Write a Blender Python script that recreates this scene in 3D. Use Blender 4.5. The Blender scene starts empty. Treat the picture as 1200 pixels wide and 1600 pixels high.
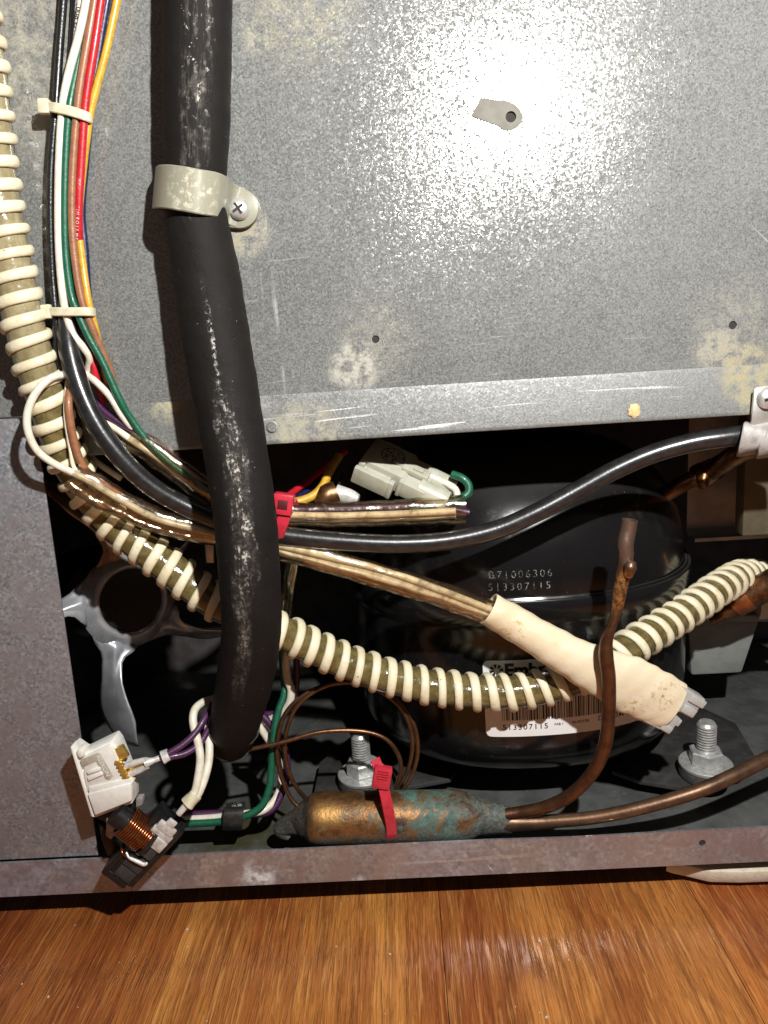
import bpy, bmesh, math, random
import numpy as np
from mathutils import Vector, Matrix
random.seed(7)
sc = bpy.context.scene
COL = sc.collection
# ------------------------------------------------------------------ camera
PITCH, YAW, ROLL, FPX = math.radians(12), math.radians(1.5), math.radians(3.7), 1164.0
CAM = np.array([0.0, -0.32, 0.27])
F_ = np.array([-math.sin(YAW)*math.cos(PITCH), math.cos(YAW)*math.cos(PITCH), -math.sin(PITCH)])
R0 = np.array([math.cos(YAW), math.sin(YAW), 0.0]); U0 = np.cross(R0, F_)
R_ = R0*math.cos(ROLL)-U0*math.sin(ROLL); U_ = U0*math.cos(ROLL)+R0*math.sin(ROLL)
cd = bpy.data.cameras.new('camera'); cam = bpy.data.objects.new('camera', cd); COL.objects.link(cam)
cd.sensor_fit = 'VERTICAL'; cd.sensor_height = 36.0; cd.sensor_width = 27.0
cd.lens = 36.0*FPX/1600.0; cd.clip_start = 0.005; cd.clip_end = 50
cam.matrix_world = Matrix(((R_[0], U_[0], -F_[0], CAM[0]), (R_[1], U_[1], -F_[1], CAM[1]), (R_[2], U_[2], -F_[2], CAM[2]), (0, 0, 0, 1)))
sc.camera = cam

def at(px, py, Y=None, Z=None):
    D = F_+R_*(px-600)/FPX-U_*(py-800)/FPX
    t = (Y-CAM[1])/D[1] if Y is not None else (Z-CAM[2])/D[2]
    return Vector(CAM+t*D)
def mm(px, py, ymm): return at(px, py, Y=ymm*0.001)
def path(*pts): return [mm(*p) for p in pts]

# ------------------------------------------------------------------ light
w = bpy.data.worlds.new('World'); sc.world = w; w.use_nodes = True
bg = w.node_tree.nodes['Background']; bg.inputs[0].default_value = (1.0, 0.90, 0.84, 1); bg.inputs[1].default_value = 0.065
ld = bpy.data.lights.new('flash_lamp', 'POINT'); ld.energy = 14.0; ld.shadow_soft_size = 0.0055; ld.color = (1.0, 0.985, 0.95)
lo = bpy.data.objects.new('flash_lamp', ld); COL.objects.link(lo)
lf = at(1005, -290, Y=0.0); lo.location = (lf.x, -0.32, lf.z)
sc.view_settings.view_transform = 'Standard'; sc.view_settings.look = 'None'
sc.view_settings.exposure = 0.0; sc.view_settings.gamma = 1.0
sc.cycles.max_bounces = 8; sc.cycles.transparent_max_bounces = 12

# ------------------------------------------------------------------ node helper
class NT:
    def __init__(s, name):
        s.m = bpy.data.materials.new(name); s.m.use_nodes = True
        s.t = s.m.node_tree; s.t.nodes.clear()
        s.out = s.t.nodes.new('ShaderNodeOutputMaterial')
    def set(s, sock, v):
        if isinstance(v, bpy.types.NodeSocket): s.t.links.new(v, sock)
        elif v is not None:
            if isinstance(v, (tuple, list)) and len(v) == 3 and sock.type == 'RGBA': v = (*v, 1)
            sock.default_value = v
    def n(s, typ, ins=None, **props):
        nd = s.t.nodes.new('ShaderNode'+typ)
        for k, v in props.items(): setattr(nd, k, v)
        for k, v in (ins or {}).items(): s.set(nd.inputs[k], v)
        return nd
    def math(s, op, a, b=None, c=None, clamp=False):
        nd = s.n('Math', operation=op, use_clamp=clamp)
        for i, v in enumerate((a, b, c)):
            if v is not None: s.set(nd.inputs[i], v)
        return nd.outputs[0]
    def mix(s, f, a, b, blend='MIX'):
        nd = s.n('MixRGB', blend_type=blend); s.set(nd.inputs[0], f); s.set(nd.inputs[1], a); s.set(nd.inputs[2], b); return nd.outputs[0]
    def coord(s, kind='Object', scale=(1, 1, 1), rot=(0, 0, 0), loc=(0, 0, 0)):
        tc = s.n('NewGeometry' if kind == 'Position' else 'TexCoord'); mp = s.n('Mapping')
        s.t.links.new(tc.outputs[kind], mp.inputs[0])
        mp.inputs['Scale'].default_value = scale; mp.inputs['Rotation'].default_value = rot; mp.inputs['Location'].default_value = loc
        return mp.outputs[0]
    def noise(s, vec, scale, detail=3, rough=0.5, dist=0, out=0):
        return s.n('TexNoise', {'Vector': vec, 'Scale': scale, 'Detail': detail, 'Roughness': rough, 'Distortion': dist}).outputs[out]
    def ramp(s, v, lo, hi, a=0.0, b=1.0, smooth=True):
        nd = s.n('MapRange', interpolation_type='SMOOTHSTEP' if smooth else 'LINEAR')
        s.set(nd.inputs[0], v)
        for i, x in ((1, lo), (2, hi), (3, a), (4, b)): nd.inputs[i].default_value = x
        return nd.outputs[0]
    def bump(s, h, strength=0.3, dist=0.001, normal=None):
        nd = s.n('Bump', {'Height': h, 'Strength': strength, 'Distance': dist}); 
        if normal is not None: s.set(nd.inputs['Normal'], normal)
        return nd.outputs[0]
    def bsdf(s, **k):
        nd = s.n('BsdfPrincipled'); names = {'base': 'Base Color', 'rough': 'Roughness', 'metal': 'Metallic', 'normal': 'Normal', 'coat': 'Coat Weight', 'coatr': 'Coat Roughness', 'trans': 'Transmission Weight', 'sss': 'Subsurface Weight', 'spec': 'Specular IOR Level', 'ior': 'IOR', 'alpha': 'Alpha', 'aniso': 'Anisotropic', 'sheen': 'Sheen Weight'}
        for a, v in k.items(): s.set(nd.inputs[names[a]], v)
        if 'sss' in k:
            nd.inputs['Subsurface Radius'].default_value = (1, .8, .5); nd.inputs['Subsurface Scale'].default_value = 0.002
        s.t.links.new(nd.outputs[0], s.out.inputs[0]); return nd
    def near(s, vec, c, r0, r1):   # 1 inside r0, 0 beyond r1
        d = s.n('VectorMath', operation='DISTANCE'); s.t.links.new(vec, d.inputs[0]); d.inputs[1].default_value = tuple(c)
        return s.ramp(d.outputs['Value'], r0, r1, 1.0, 0.0)

MATS = {}
def plain(name, c, rough=0.5, metal=0.0, c2=None, scale=150, bump=0.1, bscale=600, coat=0.0, lo=.4, hi=.65, spec=.5, rvar=.12, **kw):
    """two-tone noise mottling, roughness variation and fine relief"""
    if name in MATS: return MATS[name]
    t = NT(name); v = t.coord()
    f = t.ramp(t.noise(v, scale, 4, .6), lo, hi)
    c2 = c2 or tuple(x*0.72 for x in c)
    base = t.mix(f, c, c2)
    n2 = t.noise(v, bscale, 3, .6)
    r = t.math('ADD', rough-rvar/2, t.math('MULTIPLY', t.noise(v, scale*2.3, 3), rvar))
    t.bsdf(base=base, rough=r, metal=metal, normal=t.bump(n2, bump, .0005), coat=coat, coatr=.12, spec=spec, **kw)
    MATS[name] = t.m; return t.m

# ------------------------------------------------------------------ object helpers
def link(name, me, m=None, parent=None, smooth=True, autosmooth=None):
    o = bpy.data.objects.new(name, me); COL.objects.link(o)
    if m is not None: me.materials.append(m)
    if smooth:
        me.polygons.foreach_set('use_smooth', [True]*len(me.polygons))
        if autosmooth:
            try: me.set_sharp_from_angle(angle=math.radians(autosmooth))
            except Exception: pass
    if parent is not None:
        o.parent = parent
        base = Vector(parent.location)
        if parent.parent: base = base+parent.parent.location
        me.transform(Matrix.Translation(-base))
    return o
def tag(o, label=None, cat=None, group=None, kind=None):
    if label: o['label'] = label
    if cat: o['category'] = cat
    if group: o['group'] = group
    if kind: o['kind'] = kind
    return o
def empty(name, loc, label=None, cat=None, group=None, kind=None):
    o = bpy.data.objects.new(name, None); COL.objects.link(o); o.location = loc; o.empty_display_size = .01
    return tag(o, label, cat, group, kind)
def own(o):
    """put the origin of a top-level mesh at its own centre"""
    me = o.data; c = sum((v.co for v in me.vertices), Vector())/len(me.vertices)
    me.transform(Matrix.Translation(-c)); o.location = c; return o
def bmobj(name, bm, m, parent=None, smooth=True, auto=35):
    bmesh.ops.recalc_face_normals(bm, faces=bm.faces[:])
    me = bpy.data.meshes.new(name); bm.to_mesh(me); bm.free()
    return link(name, me, m, parent, smooth, auto)

def catmull(pts, sub=8, closed=False):
    P = [Vector(p) for p in pts]; n = len(P); out = []
    if n == 2 and not closed: return [P[0].lerp(P[1], i/sub) for i in range(sub+1)]
    rng = n if closed else n-1
    for i in range(rng):
        p0 = P[(i-1) % n] if closed or i > 0 else P[0]*2-P[1]
        p1 = P[i]; p2 = P[(i+1) % n]
        p3 = P[(i+2) % n] if closed or i+2 < n else P[-1]*2-P[-2]
        for k in range(sub):
            t = k/sub
            out.append(0.5*((2*p1)+(p2-p0)*t+(2*p0-5*p1+4*p2-p3)*t*t+(3*p1-p0-3*p2+p3)*t**3))
    if not closed: out.append(P[-1].copy())
    return out
def frames(C, ref=Vector((0, -1, 0)), closed=False):
    n = len(C); T = []
    for i in range(n):
        a = C[(i-1) % n] if (closed or i > 0) else C[0]; b = C[(i+1) % n] if (closed or i < n-1) else C[-1]
        T.append((b-a).normalized())
    A = []; a = ref
    for i in range(n):
        a = (a-T[i]*a.dot(T[i]))
        if a.length < 1e-6: a = Vector((1, 0, 0))-T[i]*T[i].x
        a.normalize(); A.append(a.copy())
    B = [T[i].cross(A[i]).normalized() for i in range(n)]
    return T, A, B
def interp(vals, n):
    if isinstance(vals, (int, float)): return [vals]*n
    xs = np.linspace(0, 1, len(vals)); return list(np.interp(np.linspace(0, 1, n), xs, vals))
def tube(name, pts, r, m, parent=None, seg=12, sub=8, flat=1.0, cap=True, closed=False, smoothpath=True, jit=0.0, ref=Vector((0, -1, 0)), wall=None):
    """swept tube; r and flat may be lists along it; flat scales the axis towards ref; wall makes it hollow"""
    C = catmull(pts, sub, closed) if smoothpath else [Vector(p) for p in pts]
    n = len(C); T, A, B = frames(C, ref, closed); R = interp(r, n); FL = interp(flat, n)
    bm = bmesh.new(); uv = bm.loops.layers.uv.new('UVMap'); L = [0.0]
    for i in range(1, n): L.append(L[-1]+(C[i]-C[i-1]).length)
    rings = []
    def ring(i, rr):
        out = []
        for k in range(seg):
            a = 2*math.pi*k/seg
            q = rr*(1+(jit*math.sin(L[i]*700+3*a)+jit*math.sin(L[i]*310+2*a+1) if jit else 0))
            out.append(bm.verts.new(C[i]+A[i]*math.cos(a)*q*FL[i]+B[i]*math.sin(a)*q))
        return out
    for i in range(n): rings.append(ring(i, R[i]))
    def quad(vs, us):
        f = bm.faces.new(vs)
        for l, u in zip(f.loops, us): l[uv].uv = u
    m_ = n if closed else n-1
    def skin(rings):
        for i in range(m_):
            j = (i+1) % n
            for k in range(seg):
                k2 = (k+1) % seg; v0 = k/seg; v1 = (k+1)/seg
                quad((rings[i][k], rings[i][k2], rings[j][k2], rings[j][k]), ((L[i], v0), (L[i], v1), (L[j], v1), (L[j], v0)))
    skin(rings)
    if wall and not closed:
        inner = [ring(i, R[i]-wall) for i in range(n)]; skin(inner)
        for e in (0, n-1):
            for k in range(seg):
                k2 = (k+1) % seg; bm.faces.new((rings[e][k], rings[e][k2], inner[e][k2], inner[e][k]))
    elif cap and not closed:
        bm.faces.new(rings[0][::-1]); bm.faces.new(rings[-1])
    return bmobj(name, bm, m, parent, True, 50)
def strap(name, pts, wid, th, m, parent=None, sub=8, closed=False, axis=None, widths=None):
    """flat band swept along pts, its width along axis"""
    C = catmull(pts, sub, closed); n = len(C); T, A, B = frames(C, Vector((0, -1, 0)), closed)
    bm = bmesh.new(); rings = []; W = interp(widths if widths else wid, n)
    for i in range(n):
        ax = Vector(axis).normalized(); ax = (ax-T[i]*ax.dot(T[i])).normalized(); nn = T[i].cross(ax)
        hw = W[i]/2; h = th/2; b = min(h*.6, hw*.3)
        prof = [(-hw, -h+b), (-hw+b, -h), (hw-b, -h), (hw, -h+b), (hw, h-b), (hw-b, h), (-hw+b, h), (-hw, h-b)]
        rings.append([bm.verts.new(C[i]+ax*x+nn*y) for x, y in prof])
    k8 = 8
    for i in range(n if closed else n-1):
        j = (i+1) % n
        for k in range(k8): bm.faces.new((rings[i][k], rings[i][(k+1) % k8], rings[j][(k+1) % k8], rings[j][k]))
    if not closed: bm.faces.new(rings[0][::-1]); bm.faces.new(rings[-1])
    return bmobj(name, bm, m, parent, True, 40)
def frame_mat(o, e1, e2):
    e1 = Vector(e1).normalized(); e2 = Vector(e2); e2 = (e2-e1*e2.dot(e1)).normalized(); e3 = e1.cross(e2)
    return Matrix(((e1.x, e2.x, e3.x, o[0]), (e1.y, e2.y, e3.y, o[1]), (e1.z, e2.z, e3.z, o[2]), (0, 0, 0, 1)))
def addbox(bm, lo, hi, M=None, bev=0.0003, seg=2):
    c = [(a+b)/2 for a, b in zip(lo, hi)]; s = [abs(b-a) for a, b in zip(lo, hi)]
    mt = Matrix.Translation(c) @ Matrix.Diagonal((*s, 1))
    r = bmesh.ops.create_cube(bm, size=1.0, matrix=mt)
    vs = r['verts']
    if bev:
        es = list({e for v in vs for e in v.link_edges})
        rr = bmesh.ops.bevel(bm, geom=es, offset=min(bev, min(s)*.4), segments=seg, affect='EDGES', profile=.5)
        vs = list({v for f in rr['faces'] for v in f.verts} | {v for v in vs if v.is_valid})
    if M is not None: bmesh.ops.transform(bm, matrix=M, verts=[v for v in vs if v.is_valid])
def box(name, lo, hi, m, parent=None, M=None, bev=.0003):
    bm = bmesh.new(); addbox(bm, lo, hi, M, bev); return bmobj(name, bm, m, parent, True, 30)
def prism(name, pts, depth, m, parent=None, bev=.0003, n=Vector((0, 1, 0))):
    """polygon of 3-D points pushed back along n"""
    bm = bmesh.new(); a = [bm.verts.new(p) for p in pts]; b = [bm.verts.new(Vector(p)+n*depth) for p in pts]; k = len(pts)
    bm.faces.new(a); bm.faces.new(b[::-1])
    for i in range(k): bm.faces.new((a[i], b[i], b[(i+1) % k], a[(i+1) % k]))
    bmesh.ops.recalc_face_normals(bm, faces=bm.faces[:])
    if bev: bmesh.ops.bevel(bm, geom=bm.edges[:], offset=bev, segments=2, affect='EDGES', profile=.5, clamp_overlap=True)
    return bmobj(name, bm, m, parent, True, 30)
def pxprism(name, pts, ymm, depth, m, parent=None, bev=.0003): return prism(name, [mm(x, y, ymm) for x, y in pts], depth, m, parent, bev)
def lathe(bm, prof, M=Matrix(), seg=24):
    rings = []
    for r, z in prof:
        rings.append([bm.verts.new(M @ Vector((max(r, 1e-6)*math.cos(2*math.pi*k/seg), max(r, 1e-6)*math.sin(2*math.pi*k/seg), z))) for k in range(seg)])
    for i in range(len(rings)-1):
        for k in range(seg): bm.faces.new((rings[i][k], rings[i][(k+1) % seg], rings[i+1][(k+1) % seg], rings[i+1][k]))
    bm.faces.new(rings[0][::-1]); bm.faces.new(rings[-1])
def lathed(name, prof, M, m, parent=None, seg=24, auto=35):
    bm = bmesh.new(); lathe(bm, prof, M, seg); return bmobj(name, bm, m, parent, True, auto)
def sheet(name, outline, holes, thick, m, parent=None, y=0.0):
    """vertical sheet in the x-z plane with round holes cut right through"""
    bm = bmesh.new(); loops = []
    for lp in [outline]+[[(cx+r*math.cos(2*math.pi*k/16), cz+r*math.sin(2*math.pi*k/16)) for k in range(16)] for cx, cz, r in holes]:
        vs = [bm.verts.new((x, y, z)) for x, z in lp]; es = [bm.edges.new((vs[i], vs[(i+1) % len(vs)])) for i in range(len(vs))]; loops.append((vs, es))
    bmesh.ops.triangle_fill(bm, edges=[e for l in loops for e in l[1]], use_beauty=True, use_dissolve=False)
    for f in bm.faces[:]:
        c = f.calc_center_median()
        if any((c.x-cx)**2+(c.z-cz)**2 < (r*.9)**2 for cx, cz, r in holes): bm.faces.remove(f)
    front = bm.faces[:]; bk = {}
    for l in loops:
        for v in l[0]: bk[v] = bm.verts.new(v.co+Vector((0, thick, 0)))
    for f in front: bm.faces.new([bk[v] for v in f.verts][::-1])
    for vs, _ in loops:
        for i in range(len(vs)): bm.faces.new((vs[i], bk[vs[i]], bk[vs[(i+1) % len(vs)]], vs[(i+1) % len(vs)]))
    return bmobj(name, bm, m, parent, False)
def strip(name, prof, x0, x1, m, parent=None, nx=24, wob=None):
    """profile of (y, z) points swept along x as a thin skin"""
    bm = bmesh.new(); rows = []
    for i in range(nx+1):
        x = x0+(x1-x0)*i/nx; d = wob(x) if wob else 0
        rows.append([bm.verts.new((x, y, z+d)) for y, z in prof])
    for i in range(nx):
        for k in range(len(prof)-1): bm.faces.new((rows[i][k], rows[i][k+1], rows[i+1][k+1], rows[i+1][k]))
    return bmobj(name, bm, m, parent, True, 35)
def textgeo(s, size, bold=0.0, spacing=1.0):
    cu = bpy.data.curves.new('t', 'FONT'); cu.body = s; cu.size = size; cu.offset = bold; cu.resolution_u = 3; cu.space_character = spacing
    o = bpy.data.objects.new('t', cu); COL.objects.link(o); dg = bpy.context.evaluated_depsgraph_get(); dg.update()
    me = bpy.data.meshes.new_from_object(o.evaluated_get(dg)); V = [(v.co.x, v.co.y) for v in me.vertices]; Fc = [tuple(p.vertices) for p in me.polygons]
    bpy.data.objects.remove(o); bpy.data.curves.remove(cu); bpy.data.meshes.remove(me); return V, Fc
def textobj(name, s, size, fn, m, parent, bold=0.0, spacing=1.0):
    V, Fc = textgeo(s, size, bold, spacing); me = bpy.data.meshes.new(name); me.from_pydata([fn(x, y) for x, y in V], [], Fc)
    return link(name, me, m, parent, False)
def screwhead(name, c, r, m, parent, nrm=Vector((0, -1, 0)), rot=.4):
    """pan head with a dark cross standing for a shaded recess"""
    q = Vector((0, 0, 1)).rotation_difference(nrm).to_matrix().to_4x4(); M = Matrix.Translation(c) @ q
    o = lathed(name, [(r, 0), (r, r*.18), (r*.93, r*.38), (r*.75, r*.55), (r*.45, r*.66), (0, r*.7)], M, m, parent, 24, 60)
    bm = bmesh.new(); Mr = M @ Matrix.Rotation(rot, 4, 'Z')
    addbox(bm, (-r*.55, -r*.11, r*.52), (r*.55, r*.11, r*.735), Mr, 0); addbox(bm, (-r*.11, -r*.55, r*.51), (r*.11, r*.55, r*.733), Mr, 0)
    bmobj('cross_shade', bm, plain('recess_shade', (.06, .055, .05), .5, .8), o); return o  # raised dark cross paints the shade of the recess
# ------------------------------------------------------------------ materials
def fac(t, vo, k, nrm):
    """tilt every zinc crystal a little"""
    a = t.n('VectorMath', operation='SUBTRACT'); t.t.links.new(vo.outputs['Color'], a.inputs[0]); a.inputs[1].default_value = (.5, .5, .5)
    b = t.n('VectorMath', operation='SCALE'); t.t.links.new(a.outputs[0], b.inputs[0]); b.inputs['Scale'].default_value = k
    c = t.n('VectorMath', operation='ADD'); t.t.links.new(nrm, c.inputs[0]); t.t.links.new(b.outputs[0], c.inputs[1])
    d = t.n('VectorMath', operation='NORMALIZE'); t.t.links.new(c.outputs[0], d.inputs[0]); return d.outputs[0]
def galvanised(name, flake=850, tone=(.46, .46, .445), tone2=(.27, .275, .27), rough=.30, metal=.72, patches=0.25, stains=(), streak=None, scratches=(), bumpk=.2, pink=None, flk=.34):
    t = NT(name); v = t.coord()
    vo = t.n('TexVoronoi', {'Vector': v, 'Scale': flake, 'Randomness': 1.0}, feature='F1')
    cell = t.n('SeparateColor', {0: vo.outputs['Color']})
    n1 = t.noise(v, flake*1.15, 2, .6); big = t.noise(v, 28, 5, .6)
    f = t.math('ADD', t.math('MULTIPLY', cell.outputs[0], .5), t.math('MULTIPLY', t.ramp(n1, .3, .7), .5))
    f = t.math('ADD', f, t.math('MULTIPLY', t.math('SUBTRACT', big, .5), patches*2), clamp=True)
    base = t.mix(f, tone2, tone)
    r = t.math('ADD', rough-.1, t.math('MULTIPLY', cell.outputs[1], .2)); mt = metal
    if pink: base = t.mix(t.ramp(t.noise(v, 90, 5, .65), .42, .62), base, pink)  # blotches also tinted for the pinkish cast reflected off the floor
    if streak:   # dried runs of water down the sheet
        xs, zz = streak
        vv = t.coord(scale=(1, 1, .05)); s = t.ramp(t.noise(vv, 260, 3, .55), .58, .75)
        sx = t.n('SeparateXYZ', {0: v}); m = t.math('MULTIPLY', t.ramp(sx.outputs[0], xs[0], xs[1]), t.ramp(sx.outputs[0], xs[2], xs[3], 1, 0))
        m = t.math('MULTIPLY', m, t.ramp(t.noise(v, 60, 3), .35, .6)); s = t.math('MULTIPLY', s, t.math('MULTIPLY', m, .75))
        base = t.mix(s, base, (.42, .43, .41)); r = t.math('ADD', r, t.math('MULTIPLY', s, .25)); mt = t.math('SUBTRACT', mt, t.math('MULTIPLY', s, .4), clamp=True)
    for c, r0, r1, colr, amt in stains:
        m = t.near(v, c, r0, r1); nn = t.ramp(t.noise(v, 170, 5, .7), .36, .62)
        m = t.math('MULTIPLY', t.math('MULTIPLY', m, nn), amt)
        base = t.mix(m, base, colr); r = t.math('ADD', r, t.math('MULTIPLY', m, .3), clamp=True)
        mt = t.math('SUBTRACT', mt, t.math('MULTIPLY', m, .8), clamp=True)
    for ang, fine, c, rad, amt, th in scratches:
        vv = t.coord(scale=(.035, 1, 1), rot=(0, 0, 0)) if abs(ang) < 1e-4 else None
        tc = t.n('TexCoord'); m1 = t.n('Mapping'); t.t.links.new(tc.outputs['Object'], m1.inputs[0]); m1.inputs['Rotation'].default_value = (0, ang, 0)
        m2 = t.n('Mapping'); t.t.links.new(m1.outputs[0], m2.inputs[0]); m2.inputs['Scale'].default_value = (.03, 0, 1)
        s = t.ramp(t.noise(m2.outputs[0], fine, 2, .5), th, th+.05); m = t.math('MULTIPLY', t.near(v, c, rad*.6, rad), amt); s = t.math('MULTIPLY', s, m)
        base = t.mix(s, base, (.62, .62, .60)); r = t.math('SUBTRACT', r, t.math('MULTIPLY', s, .1), clamp=True)
    h = t.math('ADD', t.math('MULTIPLY', cell.outputs[2], .6), n1)
    t.bsdf(base=base, rough=r, metal=mt, normal=fac(t, vo, flk, t.bump(h, bumpk, .0004))); return t.m

def lp(px, py, Y=0.0): return tuple(at(px, py, Y=Y))
YEL = (.36, .30, .13); CRM = (.32, .285, .19)
FR = Vector((0, 0, 0))     # fridge empty sits at the world origin, so object coordinates are metres
M_panel = galvanised('galvanised_panel', flake=1300, flk=.08, rough=.135, bumpk=.12, tone=(.345, .35, .34), tone2=(.13, .135, .13), metal=.36, stains=[
    (lp(587, 530), .006, .024, CRM, .24), (lp(552, 575), .006, .014, (.55, .53, .44), .5), (lp(1145, 508), .006, .024, CRM, .24),
    (lp(1120, 550), .004, .012, CRM, .5), (lp(1165, 575), .006, .014, YEL, .5), (lp(378, 358), .006, .014, CRM, .8), (lp(70, 200), .003, .008, (.16, .14, .11), .8), (lp(470, 10), .008, .03, YEL, .25), (lp(20, 60), .01, .06, (.55, .50, .36), .3), (lp(400, 60), .001, .009, CRM, .4)],
    streak=((lp(320, 400)[0], lp(345, 400)[0], lp(430, 400)[0], lp(510, 400)[0]), None),
    scratches=[(.07, 700, lp(745, 522), .022, .75, .66), (.0, 500, lp(880, 545), .045, .6, .68), (-.75, 600, lp(1160, 400), .03, .6, .68), (.03, 420, lp(700, 300), .16, .35, .72), (.06, 600, lp(560, 560), .06, .35, .68)])
M_flange = galvanised('galvanised_flange', tone=(.235, .24, .232), tone2=(.14, .143, .14), rough=.5, metal=.35, flk=.10, flake=1300, stains=[
    (lp(480, 690), .01, .022, (.46, .42, .28), .5), (lp(1170, 590), .006, .016, YEL, .6), (lp(260, 634), .003, .010, (.50, .44, .25), .6), (lp(1185, 640), .004, .012, YEL, .5), (lp(390, 640), .003, .012, (.55, .53, .46), .3)],
    scratches=[(.045, 500, lp(640, 610), .06, .9, .62), (.0, 400, lp(850, 600), .07, .5, .66), (.07, 500, lp(480, 620), .05, .5, .66)])
M_side = galvanised('galvanised_side', flake=820, tone=(.42, .435, .465), tone2=(.185, .19, .205), rough=.40, metal=.5, patches=.25, bumpk=.2, pink=(.30, .29, .305), flk=.14,
    stains=[(lp(60, 1340), .004, .02, (.2, .12, .09), .5)])
M_rail = galvanised('galvanised_rail', flake=430, tone=(.56, .59, .66), tone2=(.30, .315, .355), rough=.21, metal=.72, patches=.5, bumpk=.15, pink=(.40, .375, .405), flk=.14,
    stains=[(lp(405, 1362), .004, .011, (.68, .66, .66), .95), (lp(560, 1375), .002, .006, (.6, .58, .57), .8), (lp(690, 1322), .001, .03, (.5, .45, .45), .3), (lp(40, 1360), .01, .05, (.2, .13, .11), .5), (lp(235, 1362), .001, .012, (.22, .14, .12), .6)],
    scratches=[(.0, 300, lp(720, 1322), .04, .7, .6)])
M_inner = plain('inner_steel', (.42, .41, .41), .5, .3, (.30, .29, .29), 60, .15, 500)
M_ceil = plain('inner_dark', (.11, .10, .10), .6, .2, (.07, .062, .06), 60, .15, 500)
def tray_mat():
    t = NT('tray_paint'); v = t.coord(); n = t.noise(v, 45, 5, .65); n2 = t.noise(v, 300, 3, .6)
    base = t.mix(t.ramp(n, .35, .65), (.060, .062, .060), (.10, .105, .10)); base = t.mix(t.ramp(n2, .62, .75, 0, .5), base, (.17, .17, .16))
    oil = t.math('MULTIPLY', t.near(v, at(390, 1310, Z=.022), .008, .05), t.ramp(t.noise(v, 70, 3), .38, .6))
    base = t.mix(t.math('MULTIPLY', oil, .8), base, (.05, .045, .012))
    r = t.math('SUBTRACT', .58, t.math('MULTIPLY', oil, .3)); t.bsdf(base=base, rough=r, normal=t.bump(t.math('ADD', n2, n), .25, .0006)); return t.m
M_tray = tray_mat()
def wood_mat():
    t = NT('wood_vinyl'); oi = t.n('ObjectInfo'); tc = t.n('TexCoord')
    off = t.n('CombineXYZ', {0: t.math('MULTIPLY', oi.outputs['Random'], 3.7), 1: t.math('MULTIPLY', oi.outputs['Random'], 9.1)})
    ad = t.n('VectorMath', operation='ADD'); t.t.links.new(tc.outputs['Object'], ad.inputs[0]); t.t.links.new(off.outputs[0], ad.inputs[1]); P = ad.outputs[0]
    def sc_(x, y):
        m = t.n('Mapping'); t.t.links.new(P, m.inputs[0]); m.inputs['Scale'].default_value = (x, y, 1); return m.outputs[0]
    wide = t.noise(sc_(1, .10), 24, 5, .6, .8); mid = t.noise(sc_(1, .04), 210, 5, .65, .3); fine = t.noise(sc_(1, .036), 860, 3, .6, .15); pore = t.noise(sc_(1, .035), 760, 3, .6); kn = t.noise(sc_(1, .35), 30, 3, .5, 1.2)
    c = t.mix(t.ramp(wide, .30, .66), (.25, .062, .016), (.50, .195, .046))
    c = t.mix(t.math('MULTIPLY', t.ramp(kn, .56, .72), .6), c, (.17, .050, .014))
    c = t.mix(t.math('MULTIPLY', t.ramp(mid, .42, .70), .55), c, (.17, .042, .012))
    c = t.mix(t.math('MULTIPLY', t.ramp(fine, .50, .66), .30), c, (.66, .33, .11))
    c = t.mix(t.math('MULTIPLY', t.ramp(pore, .56, .66), .42), c, (.085, .022, .008))
    c = t.mix(1.0, c, oi.outputs['Color'], 'MULTIPLY')
    gr = t.math('ADD', t.ramp(fine, .46, .58), t.ramp(pore, .55, .64, 0, -.7)); h = t.math('ADD', gr, t.math('MULTIPLY', mid, .5))
    r = t.math('ADD', .22, t.math('MULTIPLY', mid, .14))
    t.bsdf(base=c, rough=r, normal=t.bump(h, .75, .0005), spec=.55); return t.m
M_wood = wood_mat()
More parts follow.
